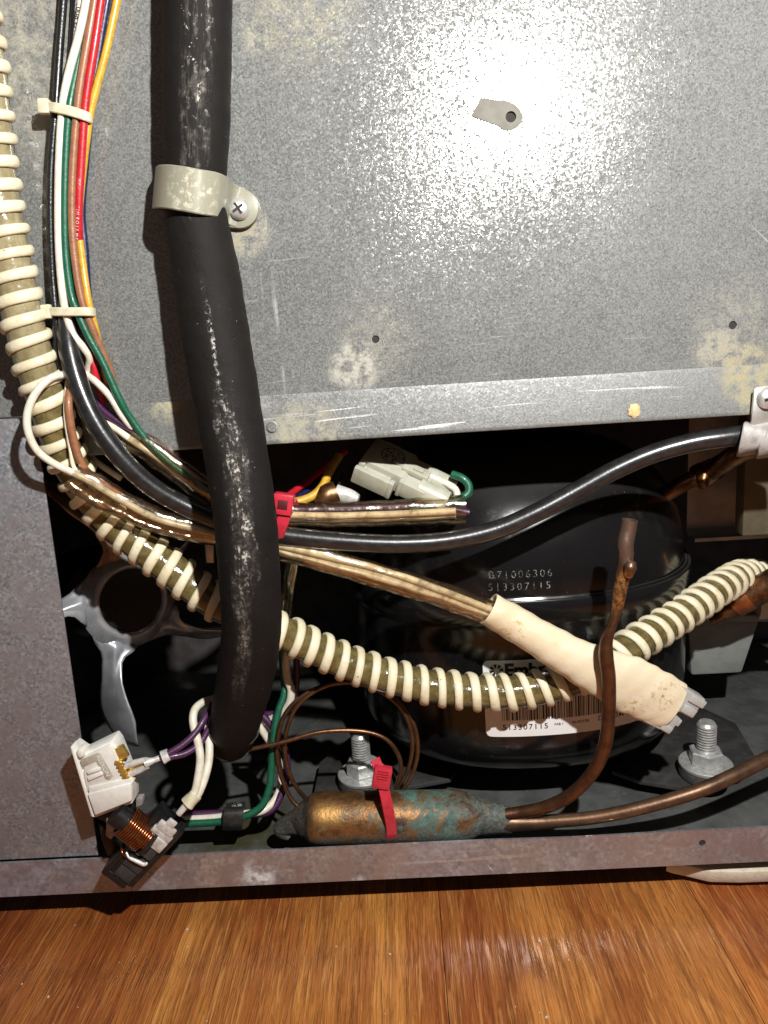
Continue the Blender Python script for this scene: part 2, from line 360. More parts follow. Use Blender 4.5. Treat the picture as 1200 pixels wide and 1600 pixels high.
def foam_mat():
    t = NT('black_foam'); uvn = t.n('UVMap'); s = t.n('SeparateXYZ', {0: uvn.outputs[0]}); v = t.coord()
    cell = t.noise(v, 1500, 3, .7); soft = t.noise(v, 120, 4, .6); U = s.outputs[0]
    base = t.mix(soft, (.0062, .0054, .005), (.013, .011, .0105)); base = t.mix(t.ramp(cell, .62, .8, 0, .3), base, (.06, .055, .05))
    mp = t.n('Mapping'); t.t.links.new(uvn.outputs[0], mp.inputs[0]); mp.inputs['Scale'].default_value = (1, .079, 1)
    ml = t.n('Mapping'); t.t.links.new(uvn.outputs[0], ml.inputs[0]); ml.inputs['Scale'].default_value = (.22, .079, 1)
    wob = t.math('MULTIPLY', t.math('SUBTRACT', t.noise(mp.outputs[0], 45, 3, .6), .5), .07)
    def off(c0): return t.math('ABSOLUTE', t.math('ADD', t.math('SUBTRACT', t.math('FRACT', t.math('ADD', s.outputs[1], .5)), .5+c0), wob))   # distance round the pipe from the rubbed line
    def span(a, b, c, d): return t.math('MULTIPLY', t.ramp(U, a, b), t.ramp(U, c, d, 1, 0))
    # rubbed-off skin along the outer face: broad near the top, a ragged line further down
    rub = t.ramp(t.noise(ml.outputs[0], 330, 5, .7), .46, .62); pit = t.ramp(t.noise(v, 480, 4, .72), .50, .60); flake = t.ramp(t.noise(mp.outputs[0], 300, 4, .7), .60, .65)
    top = t.math('MULTIPLY', t.ramp(off(-.035), .03, .085, 1, 0), span(-.2, -.1, .088, .096))
    line = t.math('MULTIPLY', t.ramp(off(-.02), .002, .016, 1, 0), span(.112, .135, .175, .20))
    wide = t.math('MULTIPLY', t.ramp(off(-.015), .025, .075, 1, 0), span(.150, .19, .222, .24))
    tail = t.math('MULTIPLY', t.ramp(off(.02), .01, .055, 1, 0), span(.225, .235, .255, .30))
    grey = t.math('MAXIMUM', t.math('MULTIPLY', top, rub), t.math('MULTIPLY', t.math('MAXIMUM', wide, tail), t.math('ADD', .22, t.math('MULTIPLY', rub, .75))))
    base = t.mix(t.math('MULTIPLY', grey, t.math('MULTIPLY', t.math('ADD', .35, pit), .62), clamp=True), base, (.24, .22, .19))
    whit = t.math('MAXIMUM', t.math('MULTIPLY', t.math('MULTIPLY', top, flake), span(-.2, -.1, .052, .066)), t.math('MAXIMUM', t.math('MULTIPLY', wide, t.math('MULTIPLY', pit, t.ramp(rub, .2, .7))), t.math('MULTIPLY', line, t.math('MULTIPLY', pit, t.math('ADD', .25, rub), clamp=True))))
    base = t.mix(t.math('MULTIPLY', whit, .8), base, (.50, .485, .45))
    spk = t.math('MULTIPLY', t.ramp(t.noise(v, 700, 2, .5), .74, .78), .5); base = t.mix(spk, base, (.3, .28, .25))
    h = t.math('ADD', t.math('MULTIPLY', cell, .5), t.math('ADD', soft, t.math('MULTIPLY', t.noise(mp.outputs[0], 140, 3), .8)))
    t.bsdf(base=base, rough=.66, normal=t.bump(h, .5, .0008), spec=.15); return t.m
M_foam = foam_mat()
M_tape = plain('black_tape', (.03, .027, .025), .5, 0, (.05, .045, .04), 200, .3, 800)
M_nylon = plain('nylon_tie', (.66, .62, .47), .38, 0, (.58, .53, .38), 300, .1, 900, sss=.35)
def clampmat():
    t = NT('nylon_clamp'); v = t.coord('Position'); n = t.ramp(t.noise(v, 330, 5, .75), .50, .60)
    m = t.math('MULTIPLY', n, t.near(v, mm(300, 300, -28), .005, .013)); base = t.mix(m, (.40, .39, .30), (.74, .68, .52))
    t.bsdf(base=base, rough=t.math('ADD', .36, t.math('MULTIPLY', m, .4)), trans=.38, ior=1.45, normal=t.bump(t.noise(v, 500, 3), .12, .0004)); return t.m
M_clamp = clampmat()
def ribmat():
    t = NT('hose_rib'); v = t.coord('Position'); c = t.mix(t.ramp(t.noise(v, 110, 5, .65), .42, .7), (.76, .69, .50), (.66, .57, .38))
    c = t.mix(t.math('MULTIPLY', t.ramp(t.noise(v, 520, 4, .7), .60, .70), .5), c, (.42, .34, .2)); c = t.mix(t.math('MULTIPLY', t.ramp(t.noise(v, 420, 2, .5), .74, .77), .7), c, (.12, .09, .05))
    t.bsdf(base=c, rough=.42, normal=t.bump(t.noise(v, 500, 4), .3, .0006), sss=.12); return t.m
M_rib = ribmat()
def hosemat():
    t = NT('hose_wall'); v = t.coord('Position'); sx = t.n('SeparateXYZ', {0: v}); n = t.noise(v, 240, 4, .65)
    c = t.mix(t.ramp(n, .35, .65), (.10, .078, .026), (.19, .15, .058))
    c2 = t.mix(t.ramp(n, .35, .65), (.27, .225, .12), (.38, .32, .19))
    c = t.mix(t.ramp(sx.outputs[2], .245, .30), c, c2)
    t.bsdf(base=c, rough=.16, normal=t.bump(t.noise(v, 260, 2, .5), .5, .0008), coat=.7, coatr=.06, trans=.12); return t.m
M_hose = hosemat()
def wirem(nm, c, rough=.42, c2=None): return plain('wire_'+nm, c, rough, 0, c2 or tuple(x*.78 for x in c), 350, .3, 1100, coat=.12)
W_BLACK = wirem('black', (.012, .012, .014), .3); W_WHITE = wirem('white', (.72, .68, .58), .4, (.64, .58, .46)); W_GREEN = wirem('green', (.006, .10, .052)); W_BROWN = wirem('brown', (.30, .125, .06)); W_RED = wirem('red', (.50, .012, .022)); W_BLUE = wirem('blue', (.008, .012, .06)); W_YELLOW = wirem('yellow', (.60, .34, .03)); W_PURPLE = wirem('purple', (.062, .014, .062)); W_CREAM = wirem('cream', (.82, .74, .58), .5, (.72, .61, .43))
M_cable = plain('black_cable', (.011, .011, .012), .3, 0, (.02, .02, .02), 250, .12, 700, coat=.6)
def sleevemat(nm, tint, dirt):
    t = NT(nm); v = t.coord(); n = t.noise(v, 190, 5, .7); fr = t.n('Fresnel', {'IOR': 1.5})
    nm_ = t.bump(t.noise(v, 90, 3, .5), .5, .0012)
    tr = t.n('BsdfTransparent', {0: t.mix(t.ramp(n, .4, .7), tint, tuple(x*.84 for x in tint))}); gl = t.n('BsdfGlossy', {0: (1, .95, .88, 1), 'Roughness': .14, 'Normal': nm_}); df = t.n('BsdfDiffuse', {0: (*dirt, 1)})
    s1 = t.n('MixShader'); t.set(s1.inputs[0], t.ramp(n, .58, .74, .02, .42)); t.t.links.new(tr.outputs[0], s1.inputs[1]); t.t.links.new(df.outputs[0], s1.inputs[2])
    s2 = t.n('MixShader'); t.set(s2.inputs[0], t.math('ADD', .06, t.math('MULTIPLY', fr.outputs[0], .8), clamp=True)); t.t.links.new(s1.outputs[0], s2.inputs[1]); t.t.links.new(gl.outputs[0], s2.inputs[2])
    t.t.links.new(s2.outputs[0], t.out.inputs[0]); return t.m
M_sleeve = sleevemat('clear_sleeve', (.985, .95, .88), (.24, .16, .09))
M_cream = plain('cream_sleeve', (.74, .62, .43), .36, 0, (.66, .52, .34), 70, .2, 260, lo=.5, hi=.75, sss=.2)
def creammat():
    t = NT('cream_sleeve_stained'); v = t.coord('Position'); c = t.mix(t.ramp(t.noise(v, 60, 4, .6), .4, .7), (.76, .64, .46), (.68, .55, .37))
    for p, r in ((mm(800, 985, 0), .008), (mm(1035, 1085, 0), .010), (mm(990, 1098, 0), .008)):
        m = t.math('MULTIPLY', t.near(v, p, r*.4, r), t.ramp(t.noise(v, 420, 4, .7), .52, .60)); c = t.mix(t.math('MULTIPLY', m, .9), c, (.42, .28, .06))
    sp = t.ramp(t.noise(v, 650, 2, .5), .73, .76); c = t.mix(t.math('MULTIPLY', sp, .55), c, (.35, .24, .1))
    t.bsdf(base=c, rough=.34, normal=t.bump(t.noise(v, 110, 3, .6), .35, .0012), sss=.2); return t.m
M_cream = creammat()
M_milky = plain('milky_nylon', (.60, .60, .49), .32, 0, (.52, .52, .41), 200, .08, 500, trans=.3, sss=.2)
M_clearplug = plain('frosted_plug', (.66, .66, .64), .22, 0, (.58, .58, .56), 120, .04, 300, trans=.35, sss=.2)
M_redtie = plain('red_tie', (.55, .03, .055), .35, 0, (.46, .022, .04), 300, .1, 800, coat=.2)
M_whitebox = plain('white_plastic', (.80, .78, .73), .38, 0, (.74, .71, .65), 250, .08, 600, sss=.1)
M_brass = plain('brass', (.72, .50, .14), .32, .7, (.50, .33, .08), 350, .15, 700)
M_tin = plain('tinned_metal', (.76, .75, .72), .36, .3, (.55, .53, .50), 350, .2, 600)
M_zinc = plain('zinc_bolt', (.66, .66, .64), .36, .6, (.48, .48, .47), 250, .2, 700)
M_blackplastic = plain('black_plastic', (.008, .008, .009), .34, 0, (.016, .016, .016), 250, .12, 600)
M_greyplastic = plain('dull_black_plastic', (.030, .030, .032), .45, 0, (.045, .045, .045), 250, .12, 600)
M_enamel = plain('enamelled_copper', (.30, .095, .03), .2, .85, (.20, .055, .016), 500, .05, 600, coat=.5)
M_copper_dark = plain('aged_copper', (.24, .115, .05), .36, .85, (.10, .05, .028), 190, .25, 700)
M_copper_brown = plain('brown_copper', (.17, .095, .055), .42, .7, (.10, .058, .036), 120, .15, 600)
M_capillary = plain('capillary_copper', (.17, .085, .042), .34, .8, (.11, .055, .03), 200, .1, 800)
M_rubber = plain('rubber', (.05, .048, .045), .7, 0, (.08, .075, .07), 250, .25, 700)
M_label = plain('label_paper', (.80, .79, .78), .32, 0, (.77, .76, .75), 100, .03, 400)
M_ink = plain('label_ink', (.02, .018, .018), .5, 0, None, 300, .02, 500)
def inkmat():
    t = NT('ink_stamp'); v = t.coord(); n = t.math('MULTIPLY', t.ramp(t.noise(v, 1300, 2, .6), .44, .60), t.ramp(t.noise(v, 120, 3), .3, .6, .25, 1))
    t.bsdf(base=t.mix(n, (.012, .012, .012), (.30, .29, .27)), rough=.7); return t.m
M_stamp = inkmat()
def enamel_black():
    t = NT('compressor_paint'); v = t.coord(); sp = t.noise(v, 820, 2, .5); geo = t.n('NewGeometry'); nz = t.n('SeparateXYZ', {0: geo.outputs['Normal']}).outputs[2]
    dust = t.math('MULTIPLY', t.ramp(nz, .45, .95), t.ramp(t.noise(v, 40, 4), .25, .6, .5, 1.0))
    c = t.mix(t.math('MULTIPLY', dust, .6), (.0065, .0062, .0066), (.038, .035, .031))
    c = t.mix(t.math('MULTIPLY', t.ramp(sp, .73, .77), t.math('ADD', .25, dust), clamp=True), c, (.30, .28, .25))
    sm = t.ramp(t.noise(v, 55, 5, .7), .55, .75); c = t.mix(t.math('MULTIPLY', sm, .35), c, (.035, .03, .026))
    r = t.math('ADD', t.math('ADD', .20, t.math('MULTIPLY', dust, .42)), t.math('MULTIPLY', sm, .15))
    t.bsdf(base=c, rough=r, normal=t.bump(t.noise(v, 90, 3), .06, .001), spec=.5, coat=.12); return t.m
M_comp = enamel_black()
M_foot = plain('foot_paint', (.030, .029, .028), .5, 0, (.05, .047, .045), 110, .15, 500)
def drier_mat():
    t = NT('patinated_copper'); v = t.coord('Position'); a = t.noise(v, 75, 5, .7, .6); b = t.noise(v, 210, 5, .75); cc = t.noise(v, 700, 3, .7); vl = t.n('SeparateXYZ', {0: v})
    cop = t.mix(t.ramp(b, .35, .65), (.28, .14, .048), (.12, .06, .03)); cop = t.mix(t.ramp(t.noise(v, 48, 3, .6), .48, .62), cop, (.085, .045, .028)); cop = t.mix(t.math('MULTIPLY', t.near(v, mm(510, 1272, 2), .003, .012), .55), cop, (.55, .31, .09)); cop = t.mix(t.ramp(cc, .6, .72, 0, .5), cop, (.45, .27, .11))
    ver = t.mix(t.ramp(b, .35, .65), (.035, .085, .075), (.085, .165, .14)); ver = t.mix(t.ramp(cc, .58, .7), ver, (.14, .22, .185)); gry = t.mix(t.ramp(cc, .4, .6), (.07, .075, .07), (.14, .145, .13))
    x = t.math('SUBTRACT', vl.outputs[0], DR_C.x)
    zone = t.math('ADD', t.ramp(x, .004, .016, 0, .10), t.math('ADD', t.math('MULTIPLY', t.near(v, DR_C, .004, .013), .14), t.ramp(x, -.008, -.02, 0, -.12)))
    m = t.ramp(t.math('ADD', a, zone), .47, .70)
    c = t.mix(m, cop, ver); low = t.math('MULTIPLY', t.ramp(vl.outputs[2], DR_Z+.001, DR_Z-.006), t.ramp(b, .3, .55)); c = t.mix(t.math('MULTIPLY', low, .85), c, gry)
    ends = t.math('ADD', t.ramp(x, -.036, -.040, 0, .95), t.ramp(x, .036, .046, 0, .75)); c = t.mix(t.math('MULTIPLY', ends, t.ramp(b, .25, .5)), c, gry)
    mk = t.math('MAXIMUM', m, low); t.bsdf(base=c, metal=t.math('SUBTRACT', .7, t.math('MULTIPLY', mk, .65), clamp=True), rough=t.math('ADD', .44, t.math('MULTIPLY', mk, .28)), normal=t.bump(t.math('ADD', b, cc), .3, .0007)); return t.m
DR_C = mm(603, 1275, 14); DR_Z = DR_C.z
M_drier = drier_mat()
M_fan = plain('fan_steel', (.58, .60, .63), .33, .6, (.36, .38, .41), 60, .08, 300)
M_fandark = plain('fan_hub_dark', (.02, .02, .022), .3, .3, None, 100, .05, 300)
M_tan = plain('tan_steel', (.55, .42, .28), .5, .2, (.36, .20, .14), 60, .15, 600)  # tan tone used on one blade only
M_gasket = plain('grey_wrap', (.42, .40, .38), .5, .3, (.30, .28, .27), 220, .4, 260)
M_plate = plain('bright_plate', (.66, .65, .62), .4, .75, (.55, .54, .52), 200, .1, 600)
M_cloth = plain('cream_cloth', (.66, .58, .46), .85, 0, (.58, .50, .38), 300, .6, 1400)
M_bracket = plain('grey_bracket', (.26, .27, .255), .5, .1, (.22, .225, .215), 90, .1, 400)
M_patch = plain('bare_zinc_patch', (.19, .185, .16), .95, 0, (.155, .15, .13), 120, .1, 800, spec=.1)
M_beige = plain('olive_board', (.10, .085, .05), .6, 0, (.07, .058, .034), 50, .1, 400)
M_foamblob = plain('foam_residue', (.60, .47, .24), .8, 0, (.48, .36, .16), 400, .6, 700)
M_void = plain('dark_backing', (.03, .026, .022), .9, 0, None, 100, .1, 400)  # near-black backing, also gives the holes their shade
M_clip = plain('clip_black', (.022, .021, .02), .55, 0, (.04, .038, .036), 250, .2, 600)

# ------------------------------------------------------------------ floor
FL = empty('floor', (0, 0, 0), 'orange brown wood look floor of long narrow boards in front of the appliance', 'floor', kind='structure')
def plank(x0, x1, tone):
    bm = bmesh.new(); nx, ny = 20, 60; ys = [-.75+1.15*j/ny for j in range(ny+1)]; g = .00016
    gridv = []
    for i in range(nx+1):
        x = x0+g+(x1-x0-2*g)*i/nx; col = []
        for y in ys:
            e = min(i, nx-i); z = -.00005 if e == 0 else 0.0
            d = math.exp(-((x-.10)/.06)**2-((y+.035)/.03)**2)*.0012          # low rise added to the boards to catch a floor highlight
            col.append(bm.verts.new((x, y, z+d)))
        gridv.append(col)
    for i in range(nx):
        for j in range(ny): bm.faces.new((gridv[i][j], gridv[i+1][j], gridv[i+1][j+1], gridv[i][j+1]))
    o = bmobj('plank', bm, M_wood, FL, False); o.color = (*tone, 1)
    so = o.modifiers.new('thick', 'SOLIDIFY'); so.thickness = .004; so.offset = -1
XS = [-.495, -.37, -.2445, -.1195, .0065, .1315, .257, .382, .507]
TN = [(.9, .9, .9), (1.05, 1, 1), (.86, .76, .74), (1.12, 1.16, 1.12), (.98, .96, .98), (1.0, .9, .9), (1.05, 1, 1), (.95, .95, .95)]
for a, b, tn in zip(XS[:-1], XS[1:], TN): plank(a, b, tn)
bf = box('floor_base', (-1.2, -1.4, -.03), (1.2, .6, -.0047), M_void, FL)

# ------------------------------------------------------------------ refrigerator body
RF = empty('refrigerator', (0, 0, 0), 'galvanised steel back of a refrigerator with its lower compressor compartment open', 'refrigerator')
foldz = lambda x: .2543+(x+.11)*.004
edge_z = .2350
hl = [(*[at(px, py, Y=0)[i] for i in (0, 2)], r) for px, py, r in ((798, 183, .0021), (587, 530, .0016), (1145, 508, .0017))]
XL = at(62, 700, Y=0).x
pan = sheet('back_panel', [(-.30, .253), (.30, .2555), (.30, .52), (-.30, .52)], hl, .0008, M_panel, RF)
box('insulation', (-.30, .0035, .262), (.30, .26, .52), M_void, RF, bev=0)
strip('lower_flange', [(0.0, .2556), (-.0004, .2540), (-.0016, .2366), (-.0017, .2356), (-.0014, .2350), (-.0010, .2348), (.0005, .2352), (.0006, .2364)], XL+.0006, .30, M_flange, RF, 30)
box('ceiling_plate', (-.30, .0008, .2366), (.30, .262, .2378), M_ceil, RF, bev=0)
# left side sheet, its seam just under the panel
p1 = at(62, 655, Y=0); zt = .2527
prism('side_panel', [Vector((-.30, -.0006, zt)), Vector((XL-.0004, -.0006, zt)), Vector((XL-.0002, -.0006, at(65, 740, Y=0).z)), Vector((at(155, 1341, Y=0).x, -.0006, .0392)), Vector((-.30, -.0006, .0392))], .0009, M_side, RF, .0002)
rz = [at(300, 1330, Y=-.001).z, at(300, 1383, Y=-.001).z]
def wob(x): return .0006*math.sin(x*37+1)+.0012*math.exp(-((x-.075)/.02)**2)*-1
hx = at(1097, 1317, Y=-.002)
# base rail: face with its hole, folded top lip
sheet('base_rail', [(-.30, .0196), (.30, .0196), (.30, .0383), (.12, .0383), (.075, .0376), (.03, .0384), (-.30, .0386)], [(hx.x, hx.z, .0017)], .0011, M_rail, RF, y=-.0022)
box('base_tray', (-.30, -.0010, .0196), (.30, .262, .0215), M_tray, RF, bev=0)
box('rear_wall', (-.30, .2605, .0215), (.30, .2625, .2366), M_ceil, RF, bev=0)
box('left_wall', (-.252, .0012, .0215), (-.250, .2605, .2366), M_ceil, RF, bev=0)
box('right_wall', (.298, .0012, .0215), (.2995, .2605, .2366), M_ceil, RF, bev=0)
# partial rear shield on the right with folded bottom lip, olive board beside it
a = mm(1074, 780, 100); b = mm(1300, 826, 100)
strip('side_shield', [(.100, .2366), (.100, b.z+.005), (.097, b.z+.001), (.088, b.z), (.088, b.z+.002)], a.x, .297, M_inner, RF, 6)
c = mm(1160, 838, 60); d = mm(1260, 680, 60)
box('insulation_board', (c.x, .060, c.z), (d.x+.05, .070, .2366), M_beige, RF, bev=.001)
# bare patch left by a removed clamp, dark hole through it
pp = [(736, 181), (751, 153), (765, 155), (779, 157), (793, 158), (803, 163), (812, 171), (817, 182), (815, 192), (808, 200), (797, 204), (787, 204), (778, 197), (765, 192), (750, 187)]
patch = sheet('bare_patch', [(at(x, y, Y=0).x, at(x, y, Y=0).z) for x, y in pp], [hl[0]], .0004, M_patch, RF, y=-.00045)
patch['label'] = 'dull grey unplated patch around a screw hole'
for (x, z, r) in hl+[(hx.x, hx.z, .0017)]: lathed('hole_shade', [(r*.98, .0), (r*.98, .0025), (0, .003)], Matrix.Translation((x, .0006 if z > .1 else -.0014, z)) @ Matrix.Rotation(-math.pi/2, 4, 'X'), M_void, RF, 14)  # dark cup added behind each hole to stand for the shade inside
e = mm(425, 667, -1.6)
lathed('rivet', [(.0024, 0), (.0024, .0004), (.0019, .0006), (.0018, .0003), (0, .0003)], Matrix.Translation((e.x, -.0013, e.z)) @ Matrix.Rotation(math.pi/2-.14, 4, 'X'), M_flange, RF, 20)
bm = bmesh.new(); bmesh.ops.create_icosphere(bm, subdivisions=3, radius=.0031, matrix=Matrix.Translation(mm(991, 642, -1.9)) @ Matrix.Diagonal((.85, .25, 1, 1)))
for v in bm.verts: v.co += Vector((math.sin(v.co.z*3000), 0, math.sin(v.co.x*2500)))*.0003
fb = bmobj('foam_residue', bm, M_foamblob, RF); fb['label'] = 'small crumb of yellow foam stuck to the flange'
# ------------------------------------------------------------------ compressor
CY = .118; CB = .090; NP = 2.3
xr = at(1062, 838, Y=CY-.01).x; xl = at(548, 850, Y=CY-.01).x
CX = (xr+xl)/2; CA = (xr-xl)/2
ZS = at(800, 946, Y=CY-CB).z; ZT = .2195; ZB = .040
CP = empty('compressor', (CX, CY, .03), 'glossy black hermetic compressor with white barcode label and welded waist seam', 'compressor')
def plan(th, sx, sy):
    c, s_ = math.cos(th), math.sin(th); k = (abs(c)**NP+abs(s_)**NP)**(-1/NP); return CX+CA*sx*k*c, CY+CB*sy*k*s_
def shell(name, prof, m):
    bm = bmesh.new(); seg = 96; rings = [[bm.verts.new((*plan(2*math.pi*k/seg, s_, s_), z)) for k in range(seg)] for s_, z in prof]
    for i in range(len(rings)-1):
        for k in range(seg): bm.faces.new((rings[i][k], rings[i][(k+1) % seg], rings[i+1][(k+1) % seg], rings[i+1][k]))
    bm.faces.new(rings[0][::-1]); bm.faces.new(rings[-1]); return bmobj(name, bm, m, CP, True, 40)
dome = []
for i in range(22):
    a = i/21*math.pi/2; dome.append((max(.985*math.cos(a)**(.62), .02), ZS-.004+(ZT-ZS+.004)*math.sin(a)**.78))
shell('upper_shell', dome, M_comp)
def lowscale(z):
    t = (z-ZB)/(ZS-.012-ZB); return 1.0*(1-(1-min(max(t, 0), 1))**11*.42)
shell('lower_shell', [(.50, ZB-.002)]+[(lowscale(ZB+(ZS-.014-ZB)*i/16), ZB+(ZS-.014-ZB)*i/16) for i in range(17)]+[(1.012, ZS-.011), (1.024, ZS-.009), (1.024, ZS+.0012), (1.018, ZS+.0022), (1.0, ZS+.002), (.99, ZS-.001)], M_comp)
# weld bead between the shells
wb = [Vector((*plan(2*math.pi*k/90, .994, .994), ZS+.0024)) for k in range(90)]
tube('weld_seam', wb, [.0011+.00025*math.sin(k*2.3)*math.sin(k*.9) for k in range(91)], M_comp, CP, 6, 2, closed=True)
def front(x, z, up=False):
    if up:
        t = min(max((z-(ZS-.004))/(ZT-ZS+.004), 0), 1); s_ = .985*math.cos(math.asin(t**(1/.78)))**.62
    else: s_ = lowscale(z)
    q = 1-min(abs((x-CX)/(CA*s_)), 1)**NP; return CY-CB*s_*q**(1/NP)
# label: curved sheet on the lower shell
LA = at(758, 1150, Y=.031); LB = at(748, 1040, Y=.031)
lx0 = LA.x+.0005; lw, lh = .083, .0418; lz0 = LA.z; lang = .012
def lmap(u, v, off=.0003):
    x = lx0+u*math.cos(lang)-v*math.sin(lang); z = lz0+u*math.sin(lang)+v*math.cos(lang); return (x, front(x, z)-off, z)
bm = bmesh.new(); nx, nz = 44, 16; rr = .0028; g = []
for j in range(nz+1):
    row = []
    for i in range(nx+1):
        u, v = lw*i/nx, lh*j/nz
        dx = max(rr-u, u-(lw-rr), 0); dz = max(rr-v, v-(lh-rr), 0)
        if dx > 0 and dz > 0:
            L = math.hypot(dx, dz)
            if L > rr:
                k = rr/L; u = (rr-dx*k) if u < lw/2 else (lw-rr+dx*k); v = (rr-dz*k) if v < lh/2 else (lh-rr+dz*k)
        row.append(bm.verts.new(lmap(u, v)))
    g.append(row)
for j in range(nz):
    for i in range(nx):
        try: bm.faces.new((g[j][i], g[j][i+1], g[j+1][i+1], g[j+1][i]))
        except ValueError: pass
lab = bmobj('label_sticker', bm, M_label, CP, True, 60)
# bar code
bm = bmesh.new(); rb = random.Random(4); u = .0085
while u < .074:
    bw = rb.choice((.00028, .00028, .0005, .00075, .0010)); vs = [bm.verts.new(lmap(a, b_, .00042)) for a, b_ in ((u, .0092), (u+bw, .0092), (u+bw, .0145), (u+bw, .0205), (u, .0205), (u, .0145))]
    bm.faces.new(vs); u += bw+rb.choice((.0003, .0003, .00055, .0008))
bmobj('barcode', bm, M_ink, lab, False)
def lt(s, size, u0, v0, bold=0, sp=1.0): textobj('lettering', s, size, lambda x, y: lmap(u0+x, v0+y, .00042), M_ink, lab, bold, sp)
lt('513307115', .0042, .0083, .0040, .00005, 1.25); lt('FAB 1', .0019, .0345, .0053, .00003); lt('05-OCT/02', .0019, .0435, .0055, .00003); lt('DA50M9', .0040, .057, .0052, .00004, 1.2)
lt('Embraco', .0094, .0105, .0334, .00042)
bm = bmesh.new()                     # sun-like mark of bars in front of the name
for k in range(8):
    a = 2*math.pi*k/8+.2; c_, s_ = math.cos(a), math.sin(a); W = .00062
    vs = [bm.verts.new(lmap(.0066+c_*r-s_*q, .0364+s_*r+c_*q, .00042)) for r, q in ((.0013, -W*.5), (.0034, -W*1.5), (.0034, W*1.5), (.0013, W*.5))]; bm.faces.new(vs)
bmobj('emblem', bm, M_ink, lab, False)
# stamped numbers on the upper shell
sa = at(763, 903, Y=.032); sb = at(762, 921, Y=.032)
def smap(x0, z0):
    def f(x, y):
        X = x0+x; Z = z0+y; return (X, front(X, Z, True)-.00025, Z)
    return f
textobj('lettering', 'B71006306', .0053, smap(sa.x, sa.z-.0002), M_stamp, CP, -.00006, 1.32)
textobj('lettering', '513307115', .0053, smap(sb.x, sb.z-.0004), M_stamp, CP, -.00006, 1.32)
# feet
def foot(pts, z): return prism('mounting_foot', [at(x, y, Z=z) for x, y in pts], .0028, M_foot, CP, .0006, Vector((0, 0, -1)))
foot([(955, 1203), (975, 1185), (940, 1130), (1075, 1095), (1150, 1130), (1185, 1190), (1160, 1208), (1062, 1229), (1000, 1219)], .0330)
foot([(488, 1250), (500, 1190), (560, 1140), (640, 1150), (712, 1203), (704, 1216), (640, 1228), (560, 1252)], .0330)
# suction stub
tube('suction_tube', [at(1035, 775, Y=.075), at(1065, 757, Y=.068), at(1095, 742, Y=.058)], [.0046, .0042, .0044], M_copper_dark, CP, 16)
tube('suction_joint', [at(1088, 746, Y=.059), at(1100, 741, Y=.056), at(1118, 732, Y=.05)], [.0062, .0066, .0056], M_copper_dark, CP, 16, jit=.02)
tube('suction_line', path((1112, 735, 51), (1140, 717, 34), (1172, 700, 20), (1240, 690, 10)), .0050, M_copper_dark, CP, 16)
tube('braze_nub', path((1100, 742, 50), (1098, 757, 48), (1096, 763, 47)), [.0032, .0026, .0012], M_copper_dark, CP, 10)

# ------------------------------------------------------------------ bolts
def bolt(px, py, label):
    c = at(px, py, Z=.0331); T = empty('mounting_bolt', c, label, 'bolt', 'bolts that hold the compressor feet')
    M = Matrix.Translation(c); k = 1.0
    lathed('rubber_grommet', [(.0120, 0), (.0138, .0006), (.0142, .003), (.0138, .0052), (.0118, .0058), (0, .0058)], M, M_rubber, T, 32)
    lathed('washer', [(.0138, .0059), (.0140, .0062), (.0140, .0076), (.0136, .0079), (0, .0079)], M, M_zinc, T, 36)
    bm = bmesh.new(); lathe(bm, [(.0086, .0080), (.0090, .0086), (.0090, .0148), (.0080, .0156), (.0050, .0157)], M @ Matrix.Rotation(.35, 4, 'Z'), 6); bmobj('hex_nut', bm, M_zinc, T, True, 25)
    prof = [(.0046, .012)]; z = .0157
    while z < .0300: prof += [(.0052, z), (.0052, z+.0004), (.0043, z+.0009), (.0043, z+.0011)]; z += .00152
    prof += [(.0050, .0304), (.0040, .0318), (0, .0319)]
    lathed('threaded_stud', prof, M, M_zinc, T, 24, 30); return T
bolt(1102, 1211, 'zinc bolt with hex nut and washer on black foot, beside the frosted plug')
bolt(568, 1226, 'zinc bolt with worn stud, partly behind the red tie on the copper cylinder')

# ------------------------------------------------------------------ filter drier
y0 = 14
DC = mm(600, 1276, y0); DE = empty('filter_drier', (DC.x, y0*.001, .022), 'stubby copper cylinder green with verdigris lying behind the bottom rail', 'filter drier')
def dpt(px, py): return mm(px, py, y0)
axis = [dpt(440, 1298), dpt(480, 1281), dpt(730, 1273), dpt(800, 1281)]
A0, A1 = dpt(482, 1279), dpt(728, 1275); Rd = .0128
prof = []
L = (A1-A0).length
for d_, r in ((-.0105, .0030), (-.0085, .0040), (-.0060, .0062), (-.0030, .0088), (-.0002, .0100), (.0, .0108), (.0015, .0120), (.004, .0127), (.008, Rd), (L*.5, Rd), (L-.006, Rd), (L-.002, .0124), (L+.002, .0112), (L+.006, .0092), (L+.0105, .0068), (L+.015, .0056), (L+.019, .0056)): prof.append((A0+(A1-A0)*(d_/L), r))
lathe_ax = (A1-A0).normalized()
bm = bmesh.new(); q = Vector((0, 0, 1)).rotation_difference(lathe_ax).to_matrix().to_4x4()
lathe(bm, [(r, (p-A0).dot(lathe_ax)) for p, r in prof], Matrix.Translation(A0) @ q, 40)
for v in bm.verts: v.co += Vector((0, math.sin(v.co.x*900+v.co.z*700), math.sin(v.co.x*700)))*.00012
bmobj('body', bm, M_drier, DE, True, 60)
tube('inlet_nub', [dpt(478, 1282), dpt(452, 1288), dpt(440, 1296), dpt(452, 1306)], [.0066, .0050, .0040, .0026], M_drier, DE, 16, jit=.02)
tube('solder_collar', [dpt(742, 1276), dpt(775, 1279), dpt(800, 1283)], [.0096, .0078, .0062], M_drier, DE, 18, flat=.85)
